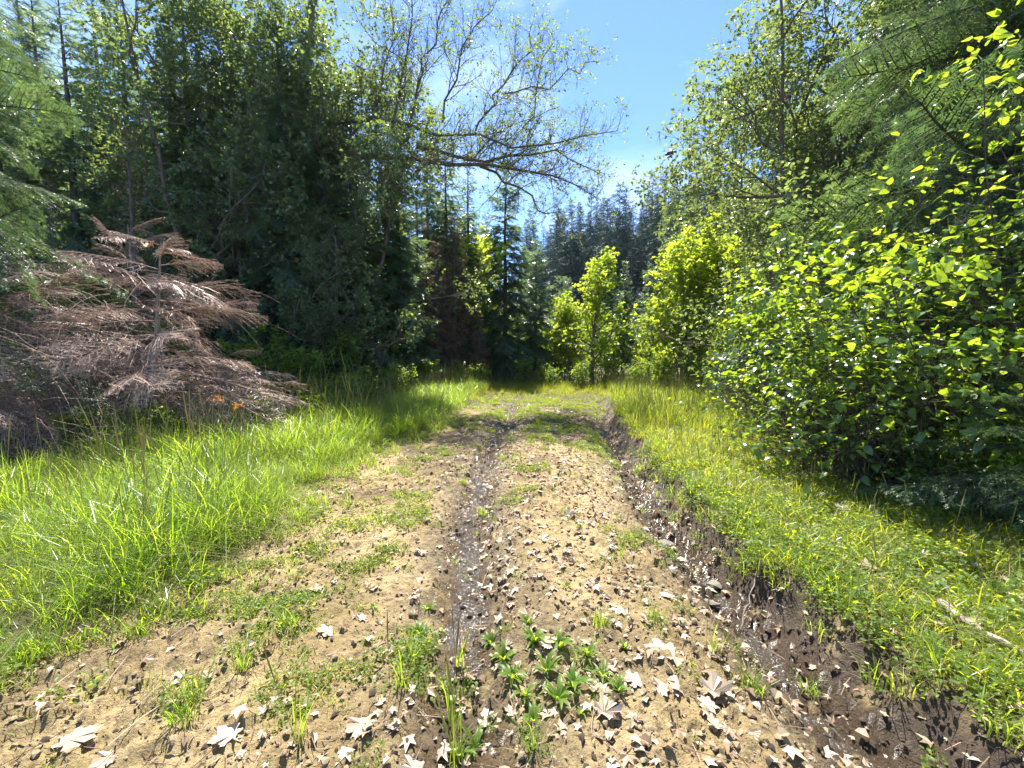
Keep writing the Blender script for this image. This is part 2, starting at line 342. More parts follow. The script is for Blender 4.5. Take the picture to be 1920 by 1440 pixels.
def T_round(seed=0, fold=0.08, droop=0.22, n=11):   # hazel leaf with a toothed rim
    r = rs(seed); V = [(0.5, 0, 0.0)]
    for i in range(n):
        a = -math.pi + 2 * math.pi * i / n
        rr = 0.5 * (1 + 0.07 * r.normal()) * (1.0 + (0.30 if abs(a) < 0.3 else 0))
        x = 0.5 + rr * math.cos(a); y = 0.74 * rr * math.sin(a) * (1 - 0.25 * math.cos(a))
        V.append((x, y, fold * abs(y) * 2 - droop * x * x + 0.02 * r.normal()))
    return np.array(V, float), np.array([(0, 1 + i, 1 + (i + 1) % n) for i in range(n)])
def T_maple(seed=0, curl=0.0, lobes=5, rag=0.05):
    """palmate leaf, base at the origin, width about 1, curled edges"""
    r = rs(seed); ang = [-100, -50, 0, 50, 100][:lobes]; ln = [0.42, 0.60, 0.68, 0.60, 0.42]
    pts = [(0.0, -0.03)]; c = np.array([0.16, 0])
    ctr = (0.17, 0.0); rim = []
    rim.append((0.02, -0.04))
    for k, a in enumerate(ang):
        a = math.radians(a + r.normal() * 4); L = ln[k] * (1 + r.normal() * 0.07)
        def pp(da, l): return (ctr[0] + l * L * math.cos(a + math.radians(da)), ctr[1] + l * L * math.sin(a + math.radians(da)))
        rim += [pp(-19, 0.62), pp(-20, 0.80), pp(-8, 0.84), pp(0, 1.0), pp(9, 0.83), pp(20, 0.79), pp(19, 0.62)]
        if k < len(ang) - 1:
            b = math.radians((ang[k] + ang[k + 1]) / 2); rim.append((ctr[0] + 0.27 * math.cos(b), ctr[1] + 0.27 * math.sin(b)))
    rim.append((0.02, 0.04))
    V = [(ctr[0], ctr[1], 0)] + [(x, y, 0) for x, y in rim]
    V = np.array(V, float); d = V[:, :2] - np.array([0.25, 0]); rr = np.hypot(d[:, 0], d[:, 1])
    th = np.arctan2(d[:, 1], d[:, 0])
    V[:, 2] = curl * rr ** 2 * (1 + 0.9 * np.sin(2 * th + r.uniform(0, 6))) + rag * r.normal(size=len(V)) * rr
    n = len(V) - 1
    F = [(0, 1 + i, 1 + (i + 1) % n) for i in range(n)]
    k = len(V); V = np.vstack([V, [(0.03, 0.012, 0), (0.03, -0.012, 0), (-0.42, 0.0, 0.06 * curl + 0.03)]]); F.append((k, k + 1, k + 2))
    return V, np.array(F)
def T_clod(seed):
    r = rs(seed); t = (1 + 5 ** 0.5) / 2
    V = np.array([(-1, t, 0), (1, t, 0), (-1, -t, 0), (1, -t, 0), (0, -1, t), (0, 1, t), (0, -1, -t), (0, 1, -t), (t, 0, -1), (t, 0, 1), (-t, 0, -1), (-t, 0, 1)], float) / 1.9
    V *= r.uniform(0.6, 1.25, (12, 1)); V[:, 2] *= 0.7
    F = [(0, 11, 5), (0, 5, 1), (0, 1, 7), (0, 7, 10), (0, 10, 11), (1, 5, 9), (5, 11, 4), (11, 10, 2), (10, 7, 6), (7, 1, 8), (3, 9, 4), (3, 4, 2), (3, 2, 6), (3, 6, 8), (3, 8, 9), (4, 9, 5), (2, 4, 11), (6, 2, 10), (8, 6, 7), (9, 8, 1)]
    return V, np.array(F)

# ------------------------------------------------------------------ tree builders
def tube_trunk(H, r0, seed, lean=0.02, n=14, S=9, top=0.02, flare=0.35):
    r = rs(seed); t = np.linspace(0, 1, n); p = np.zeros((n, 3)); p[:, 2] = H * t - 0.15 * (1 - t)
    p[:, :2] = np.cumsum(r.normal(0, lean * H / n, (n, 2)), 0); p[:, :2] -= p[0, :2]
    rad = r0 * (1 - t) ** 0.9 + top * 0.3; rad *= 1 + flare * np.exp(-t * H / 0.4)
    return p, rad
def at_height(p, z):
    return np.stack([np.interp(z, p[:, 2], p[:, k]) for k in range(3)], -1)

def conifer(seed, H, spread, base, dens=26, droop=0.5, mat='fir', spray=(7, 0.26), twig_dens=12.0, bare=0.0, shape=0.85, sl=1.0):
    """returns the meshes trunk, branches (with dead stubs under the crown) and needles"""
    r = rs(seed); tp, tr = tube_trunk(H, 0.012 * H + 0.02, seed)
    gt = Geo(); tubes(gt, tp[None], tr[None], 9)
    n = int(dens * 0.85 * (H - base)); z = base + (H - base) * (np.arange(n) + r.random(n)) / n; z = np.minimum(z, H * 0.985)
    rel = (z - base) / (H - base)
    L = spread * (1 - rel) ** shape * (0.30 + 0.85 * r.random(n) ** 0.8) + 0.18
    L *= 0.75 + 0.25 * sstep(0, 0.15, rel)
    az = np.arange(n) * 2.39996 + r.normal(0, 0.35, n)
    K = 6; t = np.linspace(0, 1, K)
    pitch0 = np.interp(rel, [0, 0.6, 1], [-0.12, 0.15, 0.8]) + r.normal(0, 0.1, n)
    d = np.stack([np.cos(az), np.sin(az)], -1)
    hor = L[:, None] * t[None]; ver = L[:, None] * (np.tan(pitch0)[:, None] * t - droop * (1 - 0.6 * rel)[:, None] * (t ** 1.7)[None] + droop * 0.35 * (t ** 5)[None])
    hor = hor * (1 - 0.12 * t[None])
    base_p = at_height(tp, z)
    Pb = base_p[:, None, :] + np.concatenate([hor[..., None] * d[:, None, :], ver[..., None]], -1)
    wob = r.normal(0, 0.03, (n, K, 3)) * L[:, None, None] * t[None, :, None]; Pb = Pb + wob
    Rb = (0.006 + 0.010 * L)[:, None] * (1 - 0.85 * t)[None]
    gb = Geo(); tubes(gb, Pb, Rb, 4)
    # bare dead stubs low on the trunk
    nb = int(14 * base) + 3; zb = r.uniform(0.4, max(base, 0.8) + 0.6, nb); Lb = r.uniform(0.3, 1.0, nb) * min(1.0, spread * 0.5)
    ab = r.uniform(0, 6.28, nb); tb = np.linspace(0, 1, 4)
    Ps = at_height(tp, zb)[:, None, :] + Lb[:, None, None] * np.stack([np.cos(ab)[:, None] * tb, np.sin(ab)[:, None] * tb, (-0.3 * tb ** 2 + r.normal(0, .15, nb)[:, None] * tb)], -1)
    tubes(gb, Ps, 0.009 * (1 - 0.8 * tb)[None].repeat(nb, 0), 3)
    # branchlets
    gn = Geo(); Ts = [T_spray(spray[0], spray[1], k) for k in range(3)]
    m = np.maximum((L * twig_dens).astype(int), 3); keep = r.random(n) > np.maximum(bare, 0.16)
    bi = np.repeat(np.arange(n), 2 * m); bi = bi[keep[bi]]; q = len(bi)
    tt = r.uniform(0.12, 1.0, q); sd = np.where(r.random(q) < 0.5, -1.0, 1.0)
    fi = tt * (K - 1); i0 = np.minimum(fi.astype(int), K - 2); fr = (fi - i0)[:, None]
    pos = Pb[bi, i0] * (1 - fr) + Pb[bi, i0 + 1] * fr; tan = nrm(Pb[bi, i0 + 1] - Pb[bi, i0])
    side = nrm(np.cross(tan, np.array([0, 0, 1.0]))) * sd[:, None]
    a = r.uniform(0.45, 1.15, q)[:, None] * (1 - 0.5 * (tt > 0.93))[:, None]
    ax = tan * np.cos(a) + side * np.sin(a) + np.array([0, 0, -1.0]) * r.uniform(0.1, 0.9, (q, 1)) * (0.5 + droop) + r.normal(0, 0.12, (q, 3))
    ln = sl * (0.34 * L[bi] * (1 - tt) ** 0.7 + 0.16) * r.uniform(0.7, 1.25, q); ln = np.minimum(ln, 0.75 * sl)
    up = np.array([0, 0, 1.0]) + r.normal(0, 0.35, (q, 3))
    R = frames(ax, up); which = r.integers(0, 3, q)
    for k in range(3):
        s = which == k; scatter(gn, Ts[k], pos[s], R[s], ln[s])
    return {'trunk': gt.mesh('trunk', M['bark'], True), 'branches': gb.mesh('branches', M['bark'], True), 'needles': gn.mesh('needles', M[mat], False)}

def grow(r, p, d, L, rad, lv, Q, out):
    n = Q['n'][lv]; pts = [p]; st = L / n
    for i in range(n):
        d = d + r.normal(0, Q['wander'][lv], 3); d[2] += Q['up'][lv]; d = d / np.linalg.norm(d); p = p + d * st; pts.append(p)
    pts = np.array(pts); rr = np.linspace(rad, rad * Q['taper'][lv], n + 1)
    out[lv].append((pts, rr))
    if lv + 1 >= len(Q['n']): return
    children(r, pts, rr, L, lv, Q, out)
def children(r, pts, rr, L, lv, Q, out):
    n = len(pts) - 1; nb = max(1, int(round(Q['nb'][lv] * (L if Q.get('per_m') else 1) * r.uniform(0.8, 1.2))))
    ph = r.uniform(0, 6.28)
    for k in range(nb):
        t = Q['start'][lv] + (1 - Q['start'][lv]) * (k + r.random()) / nb; t = min(t, 0.995); fi = t * n; i = int(fi); fr = fi - i
        b = pts[i] * (1 - fr) + pts[i + 1] * fr; tg = pts[i + 1] - pts[i]; tg = tg / np.linalg.norm(tg)
        u = np.cross(tg, [0.2, 0.1, 1.0]); u = u / np.linalg.norm(u); w = np.cross(tg, u); ph += 2.4 + r.normal(0, 0.5)
        a = Q['ang'][lv] * r.uniform(0.7, 1.25); dd = tg * math.cos(a) + (u * math.cos(ph) + w * math.sin(ph)) * math.sin(a)
        dd[2] += Q.get('lift', [0] * 6)[lv]; dd = dd / np.linalg.norm(dd)
        Lc = Q['len'][lv] * (1 - 0.55 * t) * r.uniform(0.65, 1.25)
        grow(r, b, dd, Lc, min(rr[i] * Q['rr'][lv], Lc * Q.get('thin', 0.03) + 0.0018), lv + 1, Q, out)
def wood_mesh(out, mats, name, S=(8, 6, 4, 3, 3), skip=0):
    g = Geo()
    for lv, lst in enumerate(out):
        by = {}
        for p, rr in lst: by.setdefault(len(p), []).append((p, rr))
        if lv < skip: continue
        for k, l in by.items(): tubes(g, np.array([a for a, _ in l]), np.array([b for _, b in l]), S[lv])
    return g.mesh(name, mats, True)
def put_leaves(g, r, twigs, per, T, size, droop=0.3, flat=0.6, spread=0.02, tmin=0.1):
    pts = np.array([p for p, _ in twigs]); K = pts.shape[1]; nT = len(pts)
    bi = np.repeat(np.arange(nT), per); q = len(bi); tt = r.uniform(tmin, 1, q); fi = tt * (K - 1); i0 = np.minimum(fi.astype(int), K - 2); fr = (fi - i0)[:, None]
    pos = pts[bi, i0] * (1 - fr) + pts[bi, i0 + 1] * fr + r.normal(0, spread, (q, 3)); tan = nrm(pts[bi, i0 + 1] - pts[bi, i0])
    ax = tan * 0.5 + nrm(r.normal(0, 1, (q, 3)) * np.array([1, 1, 0.5])) * 0.9 + np.array([0, 0, -droop])
    up = np.array([0, 0, 1.0]) * flat + r.normal(0, 0.5, (q, 3)); R = frames(ax, up)
    s = size * r.uniform(0.55, 1.2, q)
    Ts = T if isinstance(T, list) else [T]; w = r.integers(0, len(Ts), q)
    for k, t in enumerate(Ts):
        m = w == k; scatter(g, t, pos[m], R[m], s[m])
    return pos

def broadleaf(seed, H, Q, leafT, leaf_size, per, mat, bark='bark_oak', r0=None, lean=(0, 0, 1), stems=1, droop=0.3, flat=0.6, leaf_levels=1, lichen=0, splay=0.28):
    r = rs(seed); out = [[] for _ in Q['n']]
    for s in range(stems):
        d = np.array(lean, float) + (r.normal(0, splay, 3) * np.array([1, 1, 0.1]) if stems > 1 else 0); d /= np.linalg.norm(d)
        p = np.array([0, 0, -0.1]) + (r.normal(0, 0.12, 3) * np.array([1, 1, 0]) if stems > 1 else 0)
        grow(r, p, d, H * r.uniform(0.85, 1.05), (r0 or 0.02 * H) * (1 if stems == 1 else 0.6), 0, Q, out)
    g = Geo()
    for lv in range(len(out) - leaf_levels, len(out)):
        by = {}
        for p, rr in out[lv]: by.setdefault(len(p), []).append((p, rr))
        for k, l in by.items(): put_leaves(g, r, l, per, leafT, leaf_size, droop, flat)
    gt = Geo()
    tubes(gt, np.array([a for a, _ in out[0]]), np.array([b * (1 + 0.5 * np.exp(-np.arange(len(b)) * 1.0)) for _, b in out[0]]), 9)
    d = {'trunk': gt.mesh('trunk', M[bark], True), 'branches': wood_mesh(out, M[bark], 'branches', skip=1), 'foliage': g.mesh('foliage', M[mat], False)}
    if lichen:
        pool = [p for lv in (1, 2) for p, _ in out[lv]]; gl = Geo(); a = []
        for k in range(lichen):
            p = pool[r.integers(len(pool))]; b = p[r.integers(1, len(p))]; L = r.uniform(0.12, 0.5)
            for j in range(3):
                t = np.linspace(0, 1, 4); a.append(b + np.stack([r.normal(0, .05) * t, r.normal(0, .05) * t, -L * t * r.uniform(.6, 1)], -1) + np.append(r.normal(0, .015, 2), 0))
        a = np.array(a); tubes(gl, a, np.array([[0.004, 0.006, 0.004, 0.001]]).repeat(len(a), 0), 3)
        d['lichen'] = gl.mesh('lichen', M['lichen'], False)
    return d

STUFF_PARTS = ('needles', 'foliage', 'branches', 'lichen', 'twigs')
def plant(name, parts, x, y, rz, s, label, cat, group=None, zs=1.0, dz=0.0):
    o = empty(name, (x, y, gz(x, y) + dz), rz, s, label=label, cat=cat, group=group); o.scale = (s, s, s * zs)
    for pn, me in parts.items(): obj(pn, me, o, kind='stuff' if pn in STUFF_PARTS else None)
    return o

# ------------------------------------------------------------------ conifers
CA = conifer(11, 12.0, 2.6, 0.8, 22, 0.55)
CB = conifer(12, 12.0, 2.2, 1.8, 20, 0.48, twig_dens=10)
CC = conifer(13, 9.0, 2.1, 0.4, 24, 0.42, twig_dens=13, shape=0.7)
CS = conifer(14, 5.0, 1.35, 0.25, 24, 0.30, twig_dens=10)
CD = conifer(15, 6.0, 1.5, 0.3, 30, 0.35, mat='fir_dead', twig_dens=8, bare=0.25, spray=(5, 0.16))
CD2 = conifer(16, 7.5, 1.2, 0.5, 22, 0.30, mat='fir_dead', twig_dens=5, bare=0.6, spray=(4, 0.12))
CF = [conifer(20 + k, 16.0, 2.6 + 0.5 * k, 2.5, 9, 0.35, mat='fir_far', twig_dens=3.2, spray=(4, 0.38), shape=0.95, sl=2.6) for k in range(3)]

def px_x(px, y): return (px - 960) / F_PX * y
FG = 'conifers of the forest wall left of the track'
left_conifers = [ # px, depth, parts, scale, zscale, label
    (30, 11.4, CA, 0.86, 1.0, 'dark conifer behind the left end of the dead brush'),
    (112, 13.6, CA, 0.98, 1.0, 'dense conifer between the left fir and the tall bare trunked conifer'),
    (-20, 13.0, CA, 0.95, 1.0, 'conifer at the very left edge behind the near fir'),
    (165, 12.0, CB, 0.90, 1.0, 'tall conifer with bare lower trunk above the dead brush'),
    (265, 13.2, CA, 0.96, 1.0, 'broad dark conifer rising straight behind the pink brown brush'),
    (385, 12.2, CB, 0.90, 1.0, 'thin conifer with a visible dark trunk behind the brush'),
    (470, 13.0, CA, 0.93, 1.0, 'dense drooping conifer right of the dead brush'),
    (545, 11.8, CB, 0.88, 1.0, 'slender conifer beside the tip of the dead brush'),
    (610, 12.6, CA, 0.84, 1.0, 'wide blue green conifer left of the bare oak limbs'),
    (672, 12.6, CC, 0.86, 1.0, 'drooping conifer under the bare oak limbs'),
    (730, 14.2, CC, 0.86, 1.0, 'conifer whose side boughs reach under the oak limb'),
]
for k, (px, y, pa, s, zs, lab) in enumerate(left_conifers):
    plant('conifer', pa, px_x(px, y), y, 1.7 * k + 0.4, s, lab, 'conifer', FG, zs)
MG = 'conifers closing the end of the track'
for k, (nm, px, y, pa, s, lab) in enumerate([
    ('conifer', 788, 16.0, CD2, 0.95, 'thin dark nearly bare conifer at the back left of the clearing'),
    ('conifer', 752, 15.6, CA, 0.80, 'dark conifer just left of the thin nearly bare conifer'), ('conifer', 838, 18.2, CB, 0.84, 'tall dark conifer rising behind the brown dying pair'), ('conifer', 803, 19.4, CA, 0.88, 'broad conifer filling the space right of the thin nearly bare one'),
    ('conifer', 880, 19.5, CB, 0.80, 'upright conifer just left behind the largest back conifer'),
    ('conifer', 946, 17.8, CC, 0.98, 'largest dark conifer at the end of the track'),
    ('conifer', 1003, 18.6, CC, 0.66, 'shorter dark conifer right of the largest back conifer'),
    ('conifer', 1052, 20.5, CS, 0.95, 'small conifer behind the bright yellow green maple'),
    ('conifer', 1168, 18.5, CB, 0.42, 'small conifer with bare dark trunk between the two bright maples'),
    ('conifer', 1215, 22.5, CC, 0.62, 'dark conifer between the bright maples in the gap'),
    ('conifer', 755, 14.2, CS, 1.1, 'low bushy conifer beside the thin bare conifer'),
    ('conifer', 690, 15.2, CA, 0.62, 'conifer in deep shade left of the thin bare conifer')]):
    plant(nm, pa, px_x(px, y), y, 2.1 * k + 1.0, s, lab, 'conifer', MG)
for k, (px, y, pa, s, lab) in enumerate([
    (822, 15.6, CD, 0.85, 'reddish brown dying young conifer left of the pair at the back'),
    (856, 16.8, CD, 1.05, 'taller brown dying conifer beside the largest back conifer'),
    (900, 15.9, CD, 0.45, 'small pinkish dead conifer in front of the largest back conifer'),
    (268, 8.8, CD2, 0.72, 'dead brown conifer with bare twigs rising over the brush'),
    (120, 8.6, CD2, 0.6, 'dead brown conifer at the left of the brush')]):
    plant('dying_conifer', pa, px_x(px, y), y, 1.3 * k, s, lab, 'dead conifer', 'brown dying conifers')
# second row in deep shade that closes the wood
for k, (px, y, pa, s, w) in enumerate([(-80, 15, CA, 1.1, 'beyond the left edge of the brush'), (90, 16.5, CA, 1.2, 'behind the fir at the left edge'), (230, 21, CB, 1.5, 'behind the tall bare trunked conifer'), (360, 23, CB, 1.5, 'between the brush and the sky'),
                                    (450, 24, CB, 1.5, 'behind the thin dark trunked conifer'), (525, 20, CB, 1.2, 'behind the slender conifer'), (600, 21, CB, 1.1, 'behind the wide blue green conifer'), (655, 17.5, CA, 0.85, 'below the base of the oak limbs'),
                                    (730, 21, CA, 0.80, 'left of the nearly bare conifer'), (775, 23, CA, 0.72, 'right behind the nearly bare conifer'), (835, 23, CA, 0.68, 'behind the brown dying pair'), (915, 24, CA, 0.72, 'just left behind the largest back conifer'),
                                    (985, 25, CA, 0.60, 'just right behind the largest back conifer'), (1060, 26, CC, 0.62, 'behind the bright maple')]):
    plant('conifer', pa, px_x(px, y), y, 0.9 * k + 0.2, s, 'shaded second row conifer ' + w, 'conifer', 'conifers of the second row in the wood')

r = rs(76); mid = []
for k in range(600):
    y = r.uniform(27, 58); px = r.uniform(560, 1500); x = px_x(px, y)
    if all((x - a) ** 2 + (y - b) ** 2 > 3.4 ** 2 for a, b in mid): mid.append((x, y))
    if len(mid) >= 46: break
for k, (x, y) in enumerate(mid):
    px = 960 + x / y * F_PX; w = 'left of the gap' if px < 1010 else 'inside the gap' if px < 1240 else 'right of the gap'
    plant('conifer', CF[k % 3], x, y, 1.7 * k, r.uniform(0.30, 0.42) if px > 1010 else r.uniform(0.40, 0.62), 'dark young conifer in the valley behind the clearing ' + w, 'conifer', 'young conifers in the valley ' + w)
# far hill
r = rs(77); hill = []
for k in range(3000):
    y = r.uniform(62, 116); px = r.uniform(985, 1420) if y > 80 else r.uniform(1040, 1420); x = px_x(px, y)
    if all((x - a) ** 2 + (y - b) ** 2 > (3.0 + 0.8 * r.random()) ** 2 for a, b in hill): hill.append((x, y))
    if len(hill) >= 135: break
for k, (x, y) in enumerate(hill):
    px = 960 + x / y * F_PX
    zone = 'in its low left notch' if px < 1110 else 'below its middle skyline' if px < 1230 else 'at its high right end'
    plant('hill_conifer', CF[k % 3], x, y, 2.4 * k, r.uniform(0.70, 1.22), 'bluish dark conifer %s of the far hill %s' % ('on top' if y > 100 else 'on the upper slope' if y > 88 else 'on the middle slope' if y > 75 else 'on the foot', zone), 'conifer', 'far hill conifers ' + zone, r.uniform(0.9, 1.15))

# ------------------------------------------------------------------ broadleaved trees
Q_maple = dict(n=[8, 6, 5, 4], wander=[0.06, 0.12, 0.16, 0.2], up=[0.05, 0.10, 0.02, -0.02], taper=[0.25, 0.25, 0.3, 0.4], nb=[16, 7, 5], start=[0.12, 0.2, 0.1],
               ang=[0.95, 0.8, 0.8], len=[2.1, 0.95, 0.42], rr=[0.5, 0.6, 0.6], lift=[0.15, 0, 0])
TM = [T_maple(s, 0.25, 5, 0.05) for s in range(2)]
def T_maple_small(seed):            # five-lobed leaf, 10 triangles
    V = [(0.05, 0, 0)]; ang = [-110, -80, -52, -28, 0, 28, 52, 80, 110]; ln = [0.4, 0.28, 0.62, 0.34, 0.8, 0.34, 0.62, 0.28, 0.4]
    r = rs(seed)
    for a, l in zip(ang, ln): V.append((0.15 + l * math.cos(math.radians(a)), l * math.sin(math.radians(a)), -0.25 * l * l + 0.05 * r.normal()))
    return np.array(V, float), np.array([(0, i, i + 1) for i in range(1, 9)])
TMs = [T_maple_small(k) for k in range(3)]
BM = broadleaf(31, 4.6, Q_maple, TMs, 0.16, 4, 'maple', droop=0.35, flat=1.0)
BM2 = broadleaf(32, 4.4, Q_maple, TMs, 0.16, 5, 'maple', stems=3, droop=0.35, flat=1.0)
plant('maple_tree', BM, px_x(1110, 16.2), 16.2, 0.3, 0.93, 'bright yellow green maple in the gap at the end of the track', 'maple tree', 'sunlit young maples')
plant('maple_tree', BM2, px_x(1075, 17.4), 17.4, 2.0, 0.66, 'lower yellow green maple left of the brightest maple', 'maple tree', 'sunlit young maples')
plant('maple_tree', BM2, px_x(1290, 12.6), 12.6, 1.2, 0.88, 'tall light green maple at the right edge of the gap', 'maple tree', 'sunlit young maples')
plant('maple_tree', BM, px_x(1360, 13.8), 13.8, 3.1, 0.95, 'light green maple partly behind the dark stemmed oak', 'maple tree', 'sunlit young maples')
plant('maple_tree', BM, px_x(1215, 15.4), 15.4, 4.1, 0.55, 'low young maple by the tall grass in the gap', 'maple tree', 'sunlit young maples')
plant('maple_tree', BM2, px_x(850, 19.8), 19.8, 0.5, 1.25, 'yellow green maple showing between the back conifers', 'maple tree', 'sunlit young maples')

Q_oak = dict(n=[9, 7, 6, 5, 4], wander=[0.10, 0.17, 0.2, 0.22, 0.25], up=[0.05, 0.03, 0.03, 0.0, -0.02], taper=[0.3, 0.25, 0.25, 0.3, 0.4], nb=[13, 8, 6, 4], start=[0.16, 0.15, 0.1, 0.1],
             ang=[1.0, 0.85, 0.8, 0.8], len=[3.4, 1.6, 0.75, 0.36], rr=[0.5, 0.55, 0.55, 0.6], lift=[0.15, 0.05, 0, 0])
TL = [T_leaf4(0.32, 0.1), T_leaf4(0.4, 0.05), T_leaf4(0.26, 0.16)]
Q_oak3 = dict(Q_oak); Q_oak3.update(nb=[11, 7, 6, 4], start=[0.05, 0.12, 0.1, 0.1], wander=[0.20, 0.24, 0.2, 0.22, 0.25], up=[0.22, 0.04, 0.03, 0.0, -0.02], rr=[0.7, 0.6, 0.55, 0.6])
OK1 = broadleaf(43, 8.0, Q_oak3, TL, 0.088, 6, 'oak_leaf', r0=0.10, stems=3, lichen=420, splay=0.05, leaf_levels=1)
OK2 = broadleaf(42, 8.6, Q_oak, TL, 0.10, 7, 'wood_leaf', lichen=60, leaf_levels=1)
plant('oak_tree', OK1, 7.3, 9.4, 4.5, 1.1, 'small leaved oak hung with grey lichen right of the sky gap', 'oak tree', 'oaks right of the track')
plant('oak_tree', OK1, 7.9, 12.0, 2.9, 1.0, 'oak with dark crooked limbs behind the lichen hung oak', 'oak tree', 'oaks right of the track')
plant('oak_tree', OK2, 9.5, 10.8, 1.9, 1.15, 'dense green oak behind the near fir on the right', 'oak tree', 'oaks right of the track')
plant('oak_tree', OK2, 8.8, 7.2, 0.2, 1.05, 'shaded oak right behind the hazel shrubs', 'oak tree', 'oaks right of the track')
plant('oak_tree', OK1, 9.0, 9.4, 1.0, 1.15, 'oak right beside the lichen hung oak with more open twigs', 'oak tree', 'oaks right of the track')
plant('oak_tree', OK2, 6.9, 11.2, 2.3, 0.72, 'lower oak in front of the crooked limbs at the right of the gap', 'oak tree', 'oaks right of the track')
plant('oak_tree', OK2, 12.5, 13.5, 2.0, 1.5, 'tall dark oak farthest right behind the others', 'oak tree', 'oaks right of the track')
plant('oak_tree', OK1, 11.0, 16.5, 1.0, 1.35, 'tall oak behind the row of oaks on the right', 'oak tree', 'oaks right of the track')
plant('oak_tree', OK2, 9.5, 19.0, 0.4, 1.2, 'oak deep in the wood right of the tall light green maple', 'oak tree', 'oaks right of the track')
plant('broadleaf_tree', OK2, px_x(440, 13.4), 13.4, 0.7, 1.15, 'leafy tree with yellow green sprays in the middle of the forest wall', 'tree', 'broadleaved trees in the left wood')
plant('broadleaf_tree', OK1, px_x(520, 12.0), 12.0, 4.7, 1.22, 'fine leaved tree over the slender conifer at the brush tip', 'tree', 'broadleaved trees in the left wood')
plant('broadleaf_tree', OK2, px_x(605, 11.2), 11.2, 2.9, 0.5, 'lower leafy tree right of the dead brush', 'tree', 'broadleaved trees in the left wood')
plant('broadleaf_tree', OK2, px_x(850, 21.5), 21.5, 1.2, 0.85, 'leafy tree closing the view behind the brown dying conifers', 'tree', 'broadleaved trees in the left wood')
plant('broadleaf_tree', OK1, px_x(612, 13.4), 13.4, 0.9, 1.22, 'fine leaved tree at the edge of the sky beside the oak twigs', 'tree', 'broadleaved trees in the left wood')
plant('broadleaf_tree', OK2, px_x(560, 13.6), 13.6, 1.1, 1.18, 'leafy tree lit yellow green above the forest wall', 'tree', 'broadleaved trees in the left wood')
plant('broadleaf_tree', OK2, px_x(625, 15.0), 15.0, 5.2, 1.05, 'leafy tree at the edge of the open sky left', 'tree', 'broadleaved trees in the left wood')

